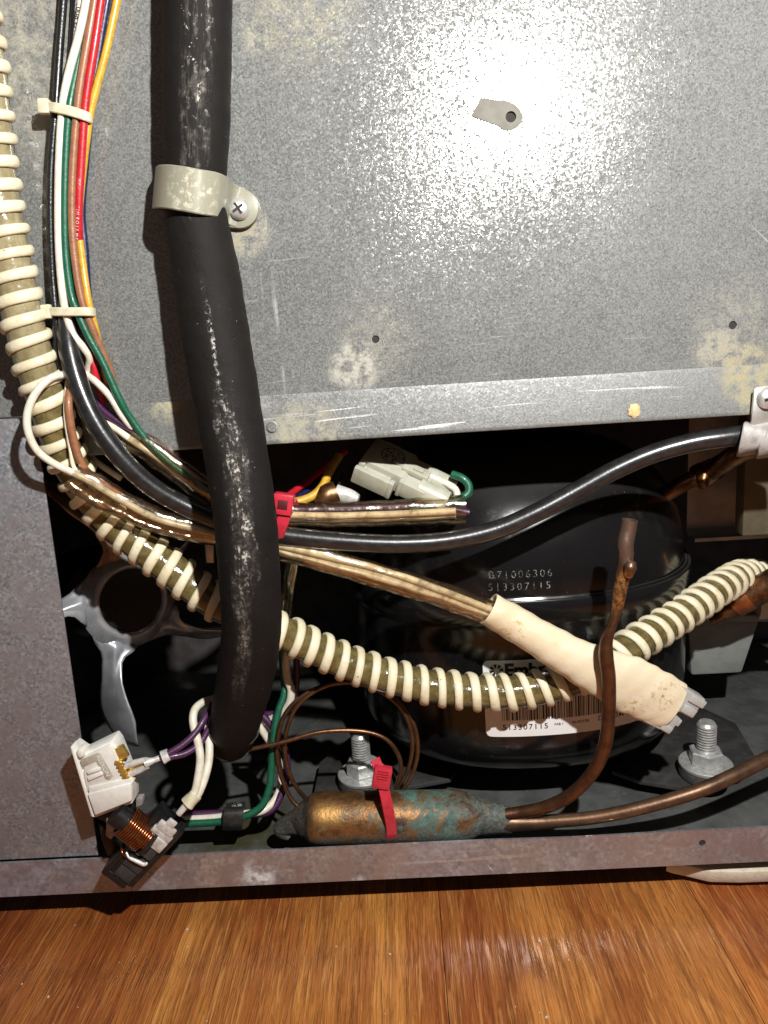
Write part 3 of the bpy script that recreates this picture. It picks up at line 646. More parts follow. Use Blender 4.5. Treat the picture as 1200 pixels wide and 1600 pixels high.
pt = [(790, 1273, 12), (815, 1269, 11), (850, 1262, 8), (890, 1243, 4), (925, 1208, 0), (945, 1165, -4), (951, 1110, -8), (951, 1060, -11), (947, 1025, -12), (948, 1000, -12.5), (957, 975, -12.5), (964, 950, -12), (969, 920, -11.5), (974, 895, -11), (978, 868, -10.5), (977, 850, -10.5), (981, 830, -10), (984, 812, -10)]
rr_ = [3.0, 3.0, 3.1, 3.1, 3.1, 3.15, 3.15, 3.15, 3.2, 2.7, 1.9, 2.5, 2.95, 3.0, 3.2, 3.5, 3.4, 3.4]
def procmat():
    t = NT('process_copper'); v = t.coord('Position'); sx = t.n('SeparateXYZ', {0: v}); n = t.noise(v, 150, 4, .65); n2 = t.noise(v, 420, 4, .7)
    c = t.mix(t.ramp(n, .35, .65), (.17, .08, .038), (.10, .046, .026))
    zz = t.math('MULTIPLY', t.ramp(sx.outputs[2], mm(965, 960, -12).z, mm(970, 940, -12).z), t.ramp(sx.outputs[2], mm(970, 905, -12).z, mm(974, 880, -12).z, 1, 0))
    c = t.mix(t.math('MULTIPLY', zz, t.ramp(n2, .40, .58)), c, (.50, .24, .075)); tp = t.ramp(sx.outputs[2], mm(974, 890, -12).z, mm(976, 868, -12).z); c = t.mix(t.math('MULTIPLY', tp, .7), c, (.27, .19, .145))
    t.bsdf(base=c, metal=.8, rough=t.math('ADD', .3, t.math('MULTIPLY', n2, .2)), normal=t.bump(n2, .3, .0007)); return t.m
M_proc = procmat()
tube('process_tube', path(*pt), [x*.001 for x in rr_], M_proc, DE, 18, 8, flat=[1]*9+[.8, 1.25, .95, 1, 1, 1, 1, 1, 1], wall=.0006)
tube('braze_nub', path((981, 900, -14), (985, 886, -15), (989, 878, -14)), [.0019, .0029, .0016], M_proc, DE, 12, jit=.03)
tube('outlet_tube', path((770, 1283, 13), (800, 1285, 12), (850, 1284, 10), (930, 1277, 6), (1010, 1260, 3), (1090, 1236, 2), (1150, 1210, 6), (1210, 1180, 14), (1290, 1140, 26)), [.0050, .0042, .0033, .0031, .0032, .0033, .0034, .0034, .0034], M_copper_brown, DE, 18)
lathed('joint_ring', [(.0034, 0), (.0040, .0005), (.0040, .0018), (.0034, .0023)], frame_mat(dpt(803, 1272), Vector((0, 0, 1)), Vector((0, 1, 0))) , M_drier, DE, 20)
# capillary tube: two loose turns and a straight run
cap = [(480, 1272, 16), (455, 1248, 18), (437, 1205, 20), (433, 1160, 22), (446, 1115, 24), (480, 1083, 27), (525, 1068, 30), (575, 1070, 30), (618, 1092, 28), (645, 1128, 26), (653, 1168, 24), (646, 1205, 22), (628, 1236, 20), (600, 1256, 24), (545, 1262, 28), (490, 1254, 24), (462, 1228, 21), (447, 1188, 20), (447, 1145, 21), (463, 1105, 23), (497, 1077, 25), (540, 1066, 27), (590, 1078, 28), (628, 1108, 26), (644, 1150, 24), (640, 1195, 23), (622, 1230, 22), (596, 1262, 26)]
tube('capillary_tube', path(*cap), .00115, M_capillary, DE, 8, 6)

# thin line from the end of the insulated pipe
th = tube('thin_pipe', path((349, 1180, 14), (375, 1174, 15), (440, 1160, 17), (500, 1144, 20), (560, 1142, 22), (600, 1153, 22), (622, 1178, 21), (626, 1205, 20), (616, 1240, 22)), .00115, M_capillary, None, 8, 8)
own(tag(th, 'thin brown copper pipe running right from the taped end of the black foam', 'pipe'))

# ------------------------------------------------------------------ foam insulated pipe
FT = empty('insulated_pipe', mm(310, 700, -20), 'thick black foam covered pipe with scuffed white streak down the middle', 'insulated pipe')
fp = [(310, -70, -13), (309, 0, -13), (308, 100, -13), (307, 200, -13), (306, 255, -13.5), (303, 300, -13.5), (307, 345, -14), (321, 420, -15), (333, 500, -17), (350, 600, -21), (367, 700, -25), (382, 800, -28), (390, 900, -27), (393, 980, -23), (385, 1050, -15), (374, 1100, -7), (366, 1135, 0), (360, 1160, 8)]
fr = [12.6, 12.6, 12.7, 12.6, 11.9, 11.4, 12.0, 13.0, 13.4, 13.2, 12.7, 12.6, 12.6, 12.5, 12.7, 12.2, 11.2, 9.6]
tube('foam_cover', path(*fp), [r*.001 for r in fr], M_foam, FT, 36, 10, flat=.97, jit=.006)
for k, (q0, q1, r0, r1) in enumerate((((367, 1128, 2), (361, 1152, 9), .0113, .0102), ((362, 1148, 8), (356, 1167, 14), .0102, .0078))):
    tube('tape_wrap', [mm(*q0), mm(*q0).lerp(mm(*q1), .5), mm(*q1)], [r0+.0008, (r0+r1)/2+.0007, r1+.0004], M_tape, FT, 28, 5, jit=.012)
tl = [mm(365, 1133, 3.2), mm(359, 1156, 10.2)]
for q_, r_ in ((tl[0], .0123), (tl[1], .0109)):
    dv = (tl[1]-tl[0]).normalized(); tv = dv.orthogonal().normalized(); wv = dv.cross(tv)
    tube('foam_lip', [q_+tv*math.cos(a_*math.pi/15)*r_+wv*math.sin(a_*math.pi/15)*r_ for a_ in range(30)], .00026, M_rubber, FT, 6, 2, closed=True, jit=.2)
tube('pipe_end', path((357, 1163, 12), (351, 1176, 16), (347, 1182, 17)), [.0045, .0030, .0014], M_tape, FT, 12, jit=.03)

# clamp round it
CL = empty('pipe_clamp', mm(330, 310, 0), 'milky nylon clamp strapped round the black foam pipe and screwed to the panel', 'clamp')
ax = (mm(303, 268, -28)-mm(297, 328, -28)).normalized()
sp = [(258, 298, -1), (247, 296, -5), (243, 294, -12), (247, 292, -19), (262, 292, -25), (285, 295, -27.6), (312, 300, -27), (336, 304, -22.5), (349, 309, -15.5), (355, 313, -9), (359, 317, -4.8), (365, 321, -3.1), (376, 325, -2.6)]
strap('strap', path(*sp), .0155, .0013, M_clamp, CL, 8, axis=ax)
for yy, nm_, rr_ in ((-3.15, 'tab', .0074), (-1.65, 'lower_tab', .0078)):
    tc = mm(374, 326, yy); pts = [tc+ax*rr_+Vector((-.004, 0, .0006))]
    for k in range(25):
        a = math.pi/2-math.pi*k/24; pts.append(tc+ax*(rr_*math.sin(a))+Vector((math.cos(a)*rr_, 0, -math.cos(a)*rr_*.2)))
    pts.append(tc-ax*rr_+Vector((-.004, 0, .0006)))
    prism(nm_, pts, .0014, M_clamp, CL, .0004)
screwhead('screw', mm(374, 327, -3.2), .0043, M_zinc, CL, rot=.55)

# ------------------------------------------------------------------ corrugated hose
HO = empty('corrugated_hose', mm(190, 830, 10), 'cream ribbed corrugated hose with olive gaps winding from upper left to right', 'hose')
hp = [(-52, -40, -11), (-32, 60, -11), (-20, 160, -11), (-10, 260, -11), (3, 340, -11), (17, 410, -11), (34, 490, -11), (54, 565, -10), (76, 635, -8), (101, 705, -4), (134, 765, 1), (182, 822, 4), (235, 863, 5), (285, 903, 5), (335, 940, 5.5), (390, 966, 7), (445, 990, 10), (500, 1017, 13), (560, 1042, 15), (620, 1061, 16), (690, 1075, 16.5), (760, 1082, 16.8), (820, 1079, 17), (880, 1066, 18), (935, 1042, 21), (985, 1011, 26), (1035, 979, 38), (1085, 946, 52), (1130, 915, 68), (1165, 898, 88), (1200, 905, 110), (1240, 935, 128)]
HC = catmull(path(*hp), 12)
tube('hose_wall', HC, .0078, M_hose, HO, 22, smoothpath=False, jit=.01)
def helix(name, C, R, pitch, r, m, parent, step=20, hand=1, seg=8):
    T, A, B = frames(C); L = [0.0]
    for i in range(1, len(C)): L.append(L[-1]+(C[i]-C[i-1]).length)
    n = int(L[-1]/pitch*step); pts = []
    Ca, Aa, Ba = np.array([list(c) for c in C]), np.array([list(c) for c in A]), np.array([list(c) for c in B])
    ss = np.linspace(0, L[-1], n); ph = 2*np.pi*ss/pitch*hand
    f = lambda X: np.stack([np.interp(ss, L, X[:, k]) for k in range(3)], 1)
    P = f(Ca)+f(Aa)*(R*np.cos(ph))[:, None]+f(Ba)*(R*np.sin(ph))[:, None]
    return [Vector(p) for p in P]
def ribmesh():
    P = helix('', HC, .0084, .00835, 0, None, None, 24, 1)
    n = len(P); T, A, B = frames(P); 
    # profile: rounded band, wider along the hose than it is tall
    Tm = []
    bm = bmesh.new(); rings = []
    Cn = np.array([list(c) for c in HC])
    for i in range(n):
        c = Vector(Cn[np.argmin(((Cn-np.array(P[i]))**2).sum(1))]); out = P[i]-c; out = (out-T[i]*out.dot(T[i])).normalized(); side = T[i].cross(out)
        rings.append([bm.verts.new(P[i]+out*(math.sin(2*math.pi*k/10)*.0012*(1+.12*math.sin(i*.37)))+side*(math.cos(2*math.pi*k/10)*.0023*.95*(1+.10*math.sin(i*.21+1))+.00022*math.sin(i*.13)*math.sin(i*.041+2))) for k in range(10)])
    for i in range(n-1):
        for k in range(10): bm.faces.new((rings[i][k], rings[i][(k+1) % 10], rings[i+1][(k+1) % 10], rings[i+1][k]))
    return bmobj('spiral_rib', bm, M_rib, HO, True, 80)
ribmesh()

# ------------------------------------------------------------------ wires of the harness
WG = 'wires of the harness'
def wire(name, pts, r, m, label, group=WG, cat='wire', flat=1.0, sub=8):
    return own(tag(tube(name, path(*pts), r, m, None, 10, sub, flat=flat), label, cat, group))
wire('wire', [(101, -60, -5), (99, 0, -5), (93, 80, -6), (87, 170, -7), (80, 260, -7), (79, 350, -7), (82, 430, -7), (87, 490, -8), (88, 530, -8), (93, 565, -8), (101, 595, -6), (112, 640, -3), (130, 690, 0)], .00150, W_BLACK, 'thin black wire at the left edge of the wire bundle')
wire('wire', [(124, -60, -3), (119, 0, -3), (114, 80, -3), (105, 170, -4), (97, 300, -4), (97, 420, -4), (103, 500, -4), (110, 540, -3)], .0016, W_BLACK, 'black wire tucked behind the white one in the upper bundle')
pw = wire('wire', [(132, -60, -5), (127, 0, -5), (120, 60, -5), (113, 110, -4.6), (104, 200, -4.5), (100, 330, -4.5), (104, 470, -4.5), (118, 540, -3), (135, 600, -1)], .00150, W_WHITE, 'white wire with black printed letters at the top of the bundle')
wire('wire', [(143, -60, -8), (135, 0, -8), (122, 60, -8.5), (106, 120, -9), (97, 175, -9), (92, 260, -9), (91, 350, -9), (94, 420, -9), (101, 480, -9.5), (113, 520, -9), (130, 543, -8), (140, 560, -6), (137, 580, -3)], .00155, W_WHITE, 'plain white wire in front beside the black one, ends curled inward')
wire('wire', [(140, -60, -4), (134, 40, -4), (122, 100, -6), (109, 165, -8.5), (103, 240, -8.5), (101, 330, -8.5), (103, 400, -8.5), (111, 460, -9), (122, 490, -9.5), (138, 525, -9), (160, 565, -8), (185, 620, -7), (205, 655, -5), (240, 700, -3), (285, 738, -1), (335, 768, 2), (420, 790, 6)], .00158, W_GREEN, 'green wire running down and right across the bundle into a clear sleeve')
wire('wire', [(156, -60, -8), (148, 0, -8), (138, 60, -8.5), (126, 130, -9), (119, 190, -9), (113, 280, -9), (113, 360, -9), (119, 420, -9), (128, 470, -9), (141, 505, -8), (155, 540, -6), (172, 580, -3), (182, 625, 0), (190, 660, 3)], .00160, W_BROWN, 'brown wire in the middle of the upper wire bundle')
rw = wire('wire', [(166, -60, -8), (158, 0, -8), (148, 70, -8.5), (138, 130, -9), (132, 180, -9), (126, 270, -8.5), (123, 330, -8), (125, 390, -5), (130, 460, -4), (139, 530, -4), (147, 575, -4.5), (155, 605, -2), (165, 640, 2)], .00155, W_RED, 'red wire with white print along the right of the bundle')
wire('wire', [(178, -60, -4), (168, 0, -4), (156, 70, -4), (144, 150, -4), (134, 250, -3.5), (128, 330, -3), (133, 390, -3), (136, 440, -3), (140, 500, -3)], .00150, W_BLUE, 'dark blue wire half hidden behind the red and yellow wires')
wire('wire', [(194, -60, -6), (183, 0, -6), (166, 80, -6.5), (150, 140, -6.5), (139, 190, -6.5), (128, 280, -5.5), (123, 350, -5.5), (129, 410, -6), (138, 470, -7.5), (148, 510, -6), (156, 545, -4), (168, 600, 0)], .00150, W_YELLOW, 'yellow wire on the right side of the upper wire bundle')
wire('wire', [(134, 585, -4), (150, 597, -6), (172, 620, -6), (190, 648, -5), (210, 672, -3), (235, 690, -2), (280, 725, 0), (335, 765, 3), (400, 788, 6)], .00152, W_WHITE, 'white wire slanting from behind the black cable toward the clear sleeve')
wire('wire', [(140, 620, 0), (165, 645, -2), (190, 662, -3), (218, 676, -3), (260, 702, -1), (335, 752, 4), (400, 782, 8)], .00150, W_PURPLE, 'purple wire emerging under the black cable above the clear sleeve')
wire('wire', [(150, 655, -2), (178, 668, -2.5), (206, 688, -2.5), (245, 714, -1), (300, 755, 2), (380, 800, 6)], .00150, W_CREAM, 'cream wire below the purple one inside the clear sleeve')
wire('wire', [(112, 588, -7), (96, 586, -12), (76, 593, -17), (55, 615, -21), (43, 645, -23), (44, 675, -23), (58, 704, -21), (82, 723, -18), (112, 738, -15), (140, 752, -13), (190, 782, -10), (250, 812, -6), (340, 834, 0)], .00158, W_WHITE, 'white wire bowed out in a big loop over the ribbed hose', flat=1)
wire('wire', [(106, 590, -8), (103, 625, -14), (103, 655, -15), (110, 700, -14), (118, 735, -13), (150, 765, -10)], .0009, W_CREAM, 'thin cream wire beside the brown one over the hose')
wire('wire', [(112, 596, -8), (107, 625, -15), (110, 660, -16), (117, 695, -15), (126, 720, -14), (142, 742, -12), (190, 775, -8)], .00162, W_BROWN, 'short brown wire curving down over the hose into the sleeve')
wire('wire', [(165, 700, 6), (146, 678, 5), (138, 690, 4), (141, 710, 4), (155, 725, 4), (190, 748, 4)], .0014, W_CREAM, 'cream wire end curled into a tiny loop under the black cable', sub=8)
# thick black cable
kb = tube('black_cable', path((108, 300, -2.5), (104, 420, -3.5), (103, 490, -5), (108, 545, -9), (124, 605, -12), (150, 662, -13), (186, 712, -12), (232, 757, -9), (285, 789, -5), (340, 812, -2), (395, 829, 0), (450, 838, 1), (530, 846, 2), (620, 850, 3), (700, 845, 4), (775, 828, 5), (840, 800, 6), (900, 768, 7), (960, 735, 7), (1020, 709, 6), (1080, 692, 4), (1130, 684, 2), (1180, 678, 1), (1260, 672, 1)), [.0030, .0034, .0040, .0043]+[.0043]*20, M_cable, None, 18, 10)
own(tag(kb, 'thick glossy black cable sweeping across the opening to the right edge', 'cable'))
# printed letters on two of the wires
def text_on(tubepts, s, size, start, r, m, parent, side=0.0, bold=0):
    C = catmull(path(*tubepts), 8); T, A, B = frames(C); L = [0.0]
    for i in range(1, len(C)): L.append(L[-1]+(C[i]-C[i-1]).length)
    def f(x, y):
        s_ = start-x; i = int(np.clip(np.searchsorted(L, s_)-1, 0, len(C)-2)); t = (s_-L[i])/(L[i+1]-L[i]); c = C[i].lerp(C[i+1], t); a = side+(y-size*.35)/r
        return c+(A[i]*math.cos(a)-B[i]*math.sin(a))*(r+.00006)
    o = textobj('printing', s, size, f, m, None, bold); me = o.data; me.transform(Matrix.Translation(-parent.location)); o.parent = parent; return o
text_on([(132, -60, -5), (127, 0, -5), (120, 60, -5), (113, 110, -4.6), (104, 200, -4.5)], 'AWM 18AWG 600V', .0030, .040, .0015, M_ink, pw, 0, .00003)
M_wprint = plain('white_print', (.70, .60, .58), .5, 0, None, 600, 0, 600)
text_on([(166, -60, -8), (158, 0, -8), (148, 70, -8.5), (138, 130, -9), (132, 180, -9), (126, 270, -8.5), (123, 330, -8)], '2 M  E 1 O 8  M J T 7 2 0 0  AWM', .0016, .100, .00155, M_wprint, rw, .2)

# cable ties
def tie(name, pts, head, hs, rot, m, label, ax, wid=.0034, group=None):
    T = empty(name, mm(*head), label, 'cable tie', group)
    strap('band', path(*pts), wid, .0011, m, T, 8, axis=ax)
    c = mm(*head); e1 = Vector((math.cos(rot), 0, -math.sin(rot)))
    bm = bmesh.new(); M = frame_mat(c, e1, Vector((0, 1, 0))); s = [x*.001 for x in hs]
    addbox(bm, (-s[0], -s[1], -s[2]), (s[0], s[1], s[2]), M, .0007); bmobj('head', bm, m, T, True, 30); return T, M, s
tg = 'nylon ties round the wire bundle'
tie('cable_tie', [(92, 172, -1.5), (74, 168, -3), (72, 167, -8), (84, 168, -11), (100, 171, -11.3), (118, 176, -11.3), (133, 181, -11), (141, 185, -8), (142, 186, -4), (130, 186, -1.5)], (70, 167, -9), (2.2, 1.9, 2.7), .08, M_nylon, 'upper white cable tie round the wire bundle', Vector((.1, 0, 1)), .0036, tg)
tie('cable_tie', [(95, 487, -1.5), (76, 487, -4), (76, 487, -9), (88, 487, -11.5), (105, 487, -12), (122, 487, -12), (138, 487, -11), (146, 488, -8), (147, 488, -4), (135, 488, -1.5)], (74, 487, -9), (2.1, 1.9, 2.8), .0, M_nylon, 'lower white cable tie round the wire bundle, above the thick cable', Vector((.03, 0, 1)), .0034, tg)
T, M, s = tie('cable_tie', [(447, 795, -5.5), (443, 810, -6), (437, 828, -5), (430, 850, -1), (428, 862, 5), (440, 850, 12), (452, 820, 13), (458, 795, 12), (455, 782, 4)], (443, 787, -5), (4.3, 3.0, 4.6), .2, M_redtie, 'red cable tie with square head beside the foam covered pipe', Vector((1, 0, .25)), .0055)
M_slot = plain('slot_shade', (.10, .004, .008), .6, 0)  # dark red block paints the shade inside the slot
box('slot', (-.0021, -.00325, -.0019), (.0021, -.0029, .0021), M_slot, T, M, .0001)
T, M, s = tie('cable_tie', [(597, 1222, 1.5), (601, 1238, -.2), (606, 1262, -1.3), (611, 1290, 0), (612, 1316, 4), (612, 1326, 14), (610, 1305, 26), (604, 1268, 29), (598, 1240, 26), (596, 1228, 16), (596, 1220, 8)], (597, 1214, 1), (4.3, 2.6, 5.2), .22, M_redtie, 'red cable tie looped round the copper cylinder, tail pointing up', Vector((1, 0, .1)), .0052)
for k in range(4): box('tooth', (-.0026, -.0032, .0006+k*.0013), (.0026, -.0024, .0012+k*.0013), M_redtie, T, M, .0001)
strap('tail', path((597, 1214, 0), (590, 1196, 3), (586, 1186, 5)), .0048, .0011, M_redtie, T, 6, axis=Vector((1, 0, .2)))
# ------------------------------------------------------------------ sleeves
def sleeve(pts, r, flat, label, m=M_sleeve, jit=.03, nm='clear_sleeve'):
    return own(tag(tube(nm, path(*pts), r, m, None, 20, 8, flat=flat, wall=.0004, jit=jit), label, 'sleeve'))
sleeve([(112, 742, -15), (150, 766, -13), (190, 788, -10), (250, 815, -6), (300, 828, -3), (350, 838, 0), (400, 848, 1), (450, 861, 1), (520, 879, 1), (600, 903, 2), (690, 930, 4), (775, 962, 6)], [.0062, .0068, .0062, .0056, .0055, .0055, .0052, .0054, .0057, .0060, .0062, .0062], .62, 'brown tinted clear sleeve full of cream wires running down into the cream sleeve')
for k, (dy, dz) in enumerate(((-6, 0), (5, 1), (0, 2.5))):
    wire('wire', [(395, 848+dy*.6, 1+dz*.5), (450, 861+dy, 1+dz*.6), (520, 879+dy*1.2, 1+dz*.5), (600, 903+dy*1.3-4, 2+dz*.5), (690, 930+dy*1.2, 4+dz*.5), (780, 964+dy, 6+dz*.5)], .00165, (W_CREAM, W_WHITE, W_CREAM)[k], ('upper cream wire inside the sleeve that enters the cream tube', 'lower white wire inside the sleeve that enters the cream tube', 'middle cream wire deep inside the sleeve that enters the cream tube')[k], 'wires in the lower clear sleeve')
sleeve([(203, 684, -3), (240, 706, -2), (290, 742, 0), (340, 775, 2), (400, 795, 5), (455, 803, 8), (520, 804, 10), (600, 802, 12), (670, 799, 13), (726, 797, 14)], [.0052, .0060, .0060, .0058, .0054, .0054, .0058, .0062, .0066, .0070], .7, 'clear sleeve with green, purple and cream wires below the frosted connector')
for k, (dy, dz, m, nm) in enumerate(((-9, 1, W_PURPLE, 'purple wire along the top inside the upper clear sleeve, end poking out'), (2, -2, W_CREAM, 'cream wire along the middle inside the upper clear sleeve'), (9, 0, W_CREAM, 'cream wire along the bottom inside the upper clear sleeve'))):
    x1 = 733 if k == 0 else 712
    wire('wire', [(400, 795+dy*.7, 7+dz), (455, 803+dy*.8, 9+dz), (520, 804+dy, 11+dz), (600, 802+dy*1.05, 13+dz), (670, 799+dy*.95, 14+dz), (x1, 797+dy*.0+(4 if k == 0 else dy*.8), 14+dz)], .0017, m, nm, 'wires in the upper clear sleeve')
wire('wire', [(640, 797, 15), (690, 786, 15), (715, 781, 15), (731, 771, 16), (732, 758, 17), (722, 747, 18), (706, 741, 20)], .0019, W_GREEN, 'green wire bending out of the frosted connector into the clear sleeve', 'wires in the upper clear sleeve')
wire('wire', [(690, 790, 17), (712, 779, 18), (712, 766, 19), (700, 757, 21), (688, 752, 23)], .0017, W_WHITE, 'short white wire under the lower barrel of the frosted connector', 'wires in the upper clear sleeve')

# cream heat shrink sleeve, flattening towards its end
CS = empty('cream_sleeve', mm(900, 1040, -4), 'cream plastic sleeve with brown stains slanting down over the barcode label', 'sleeve')
tube('sleeve_wall', path((763, 951, 6), (800, 972, 5.5), (850, 1002, 4), (900, 1031, 2), (940, 1050, 1), (975, 1066, 1), (1005, 1081, 2), (1030, 1093, 3), (1050, 1103, 4)), [.0078, .0081, .0087, .0100, .0118, .0134, .0138, .0130, .0122], M_cream, CS, 32, 8, flat=[.95, .9, .8, .68, .52, .42, .38, .40, .45], wall=.0007, jit=.018)
# frosted plug peeping out
PG = empty('frosted_plug', mm(1045, 1100, 0), 'frosted clear plug sticking out of the open end of the cream sleeve', 'connector')
e1 = (mm(1060, 1112, 4)-mm(1010, 1084, 2)).normalized(); e2 = (mm(1062, 1075, 4)-mm(1030, 1125, 4)).normalized()
M = frame_mat(mm(1046, 1101, 4), e1, e2); bm = bmesh.new()
for q in ((-.014, -.0002, -.0036, .0118, .0112, .0030), (.004, .0006, .0026, .0112, .0048, .0042), (.004, .0066, .0026, .0126, .0106, .0040), (.0105, .0012, -.0030, .0136, .0052, .0012)): addbox(bm, q[:3], q[3:], M, .0006)
bmobj('upper_block', bm, M_clearplug, PG, True, 30); bm = bmesh.new()
for q in ((-.014, -.0122, -.0032, .0072, -.0026, .0030), (.001, -.0116, .0026, .0066, -.0080, .0040), (.0065, -.0070, -.0026, .0094, -.0032, .0022)): addbox(bm, q[:3], q[3:], M, .0006)
bmobj('lower_block', bm, M_clearplug, PG, True, 30)

# ------------------------------------------------------------------ frosted two barrel connector
o = mm(640, 741, 24); M = frame_mat(o, (.86, -.18, -.44), (.42, .80, .34))
CN = empty('wire_connector', o, 'milky two barrel wire connector with a round black stamp, under the panel edge', 'connector')
S = .001
def cb(bm, *q): addbox(bm, [x*S for x in q[:3]], [x*S for x in q[3:]], M, .0005)
bm = bmesh.new(); cb(bm, -22, -9, -6, -1, 11, 3.6); cb(bm, -17, 9, -5, -10, 13, 2.6); cb(bm, -22.5, -11, -6, -19.5, 11.5, 3); bmobj('housing', bm, M_milky, CN, True, 30)
bm = bmesh.new(); cb(bm, -23, -14.5, -7, -4, -11.6, 1.8); cb(bm, -21, -12, -5, -6, -8.5, .8); cb(bm, -5.6, -14.8, -7, -3.2, -11.2, 2.2); bmobj('latch', bm, M_milky, CN, True, 30)
bm = bmesh.new(); cb(bm, -1.4, -11, -5.6, 11, 10, 2.4); cb(bm, -2, -11.6, -5.8, 0, 10.6, 3.0); bmobj('plug_body', bm, M_milky, CN, True, 30)
bm = bmesh.new(); cb(bm, -4, -4, 2.6, 9, 2.2, 5.2); cb(bm, 1, -2.4, 5, 6, .6, 6.2); cb(bm, -8, -2, 3.4, -3.4, 1.2, 4.6); bmobj('locking_rib', bm, M_milky, CN, True, 30)
for yb in (-5.6, 5.2):
    p0 = M @ Vector((7*S, yb*S, -1.2*S)); p1 = M @ Vector((21.5*S, yb*S, -1.2*S))
    tube('barrel', [p0, p0.lerp(p1, .5), p1], [.0054, .0053, .0051], M_milky, CN, 24, 3, wall=.0008)
bm = bmesh.new()
def pm(x, y): return M @ Vector((x*S, y*S, 3.66*S))
cx_, cy_ = -10.6, 2.6
def ringgeo(bm, r0, r1, n=32):
    a = [bm.verts.new(pm(cx_+r0*math.cos(2*math.pi*k/n), cy_+r0*math.sin(2*math.pi*k/n))) for k in range(n)]; b = [bm.verts.new(pm(cx_+r1*math.cos(2*math.pi*k/n), cy_+r1*math.sin(2*math.pi*k/n))) for k in range(n)]
    for k in range(n): bm.faces.new((a[k], a[(k+1) % n], b[(k+1) % n], b[k]))
ringgeo(bm, 5.3, 5.8)
for ang in (.25, .25+math.pi/2):
    c_, s_ = math.cos(ang), math.sin(ang); vs = [bm.verts.new(pm(cx_+c_*u-s_*v, cy_+s_*u+c_*v)) for u, v in ((-5.3, -.18), (5.3, -.18), (5.3, .18), (-5.3, .18))]; bm.faces.new(vs)
bmobj('stamp_ring', bm, M_ink, CN, False)
for s_, x, y in (('N', -4.0, .7), ('R', -3.6, -3.6), ('T', .8, 1.2), ('N', 1.0, -3.0)):
    textobj('lettering', s_, .0036, (lambda x0, y0: (lambda u, v: pm(cx_+x0+u/S, cy_+y0+v/S)))(x, y), M_ink, CN, .00005)

# wires in the shade behind the connector
dark = 'wires in the shade behind the foam covered pipe'
wire('wire', [(400, 800, 20), (440, 781, 26), (470, 760, 38), (500, 737, 50), (540, 705, 62)], .0017, W_RED, 'red wire in the dark gap left of the frosted connector', dark)
wire('wire', [(400, 805, 22), (450, 785, 30), (485, 764, 42), (515, 737, 54), (545, 708, 64)], .0017, W_BLUE, 'dark blue wire beside the yellow one in the dark gap', dark)
wire('wire', [(400, 800, 17), (440, 787, 18), (468, 783, 20), (490, 774, 23), (506, 757, 27), (514, 738, 32), (530, 712, 42)], .0021, W_YELLOW, 'yellow wire bending up into the dark gap by the red tie head', dark)
wire('wire', [(430, 806, 16), (470, 803, 18), (500, 793, 22), (525, 766, 30), (535, 740, 38)], .0009, W_BLACK, 'thin black wire arching under the yellow wire', dark)
sleeve([(462, 858, 26), (456, 890, 29), (449, 935, 31), (446, 962, 32)], [.0034, .0036, .0036, .0032], .8, 'short brown sleeve round the green wire beside the foam covered pipe')
CRP = empty('crimp_splice', mm(530, 778, 24), 'tinned crimp joint with a dull brown collar left of the connector', 'crimp')
tube('collar', path((500, 790, 24), (512, 776, 25), (526, 770, 26)), [.0050, .0062, .0056], M_copper_dark, CRP, 14, 4, jit=.03)
tube('crimp_barrel', path((526, 771, 26), (545, 775, 25), (560, 780, 24)), [.0044, .0038, .0022], M_tin, CRP, 12, 4, jit=.03)

# metal clamp at the right edge
RC = empty('metal_clamp', mm(1185, 650, -2), 'grey metal clamp with a screw holding the black cable at the right edge', 'clamp')
pts = [(1179, 609), (1184, 605), (1220, 600), (1222, 668), (1198, 668), (1174, 664), (1176, 640)]
pxprism('mounting_plate', pts, -5.2, .0014, M_plate, RC, .0003)
screwhead('screw', mm(1199, 622, -5.3), .0046, M_zinc, RC, rot=.2)
cax = (mm(1186, 680, 0)-mm(1166, 683, 0)).normalized()
def band(px, w0, y0, y1, front_):
    P = [mm(px+4, y0-4, 2), mm(px+2, y0, front_+3), mm(px, y0+8, front_), mm(px-4, (y0+y1)/2, front_-1.2), mm(px-8, y1-8, front_), mm(px-10, y1, front_+5), mm(px-8, y1+1, 12)]
    return strap('wrap_band', P, w0, .0012, M_gasket, RC, 8, axis=cax)
band(1180, .0098, 662, 708, -6); band(1207, .0078, 666, 712, -6.5)

# ------------------------------------------------------------------ overload protector (white) with its purple leads
OV = empty('overload_protector', mm(155, 1215, -20), 'white plastic overload protector dangling over the left panel, brass terminals on its right', 'relay')
pxprism('housing', [(110, 1168), (127, 1180), (174, 1157), (181, 1166), (205, 1226), (207, 1256), (147, 1279), (141, 1262)], -19, .010, M_whitebox, OV, .0008)
pxprism('raised_face', [(131, 1183), (171, 1164), (177, 1170), (200, 1221), (136, 1238), (131, 1214)], -20.6, .003, M_whitebox, OV, .0006)
pxprism('lower_block', [(136, 1241), (204, 1224), (206, 1252), (148, 1275)], -22.2, .005, M_whitebox, OV, .0008)
pxprism('ledge', [(138, 1230), (203, 1216), (208, 1223), (205, 1229), (139, 1243)], -21.4, .004, M_whitebox, OV, .0005)
pxprism('rim', [(109, 1167), (114, 1166), (147, 1278), (142, 1276)], -21, .006, M_whitebox, OV, .0005)
pxprism('peg', [(118, 1172), (128, 1170), (131, 1180), (128, 1186), (120, 1185)], -21.5, .006, M_whitebox, OV, .0014)
M_recess = plain('shaded_dirty_plastic', (.40, .36, .28), .6, 0, (.50, .46, .38), 260, .1, 600)  # tan tone paints the shade and dirt of the moulded recess
pxprism('recess_shade_plate', [(125, 1188), (152, 1176), (157, 1178), (177, 1213), (171, 1219), (165, 1218), (150, 1190), (130, 1199)], -20.75, .0005, M_recess, OV, .0001)
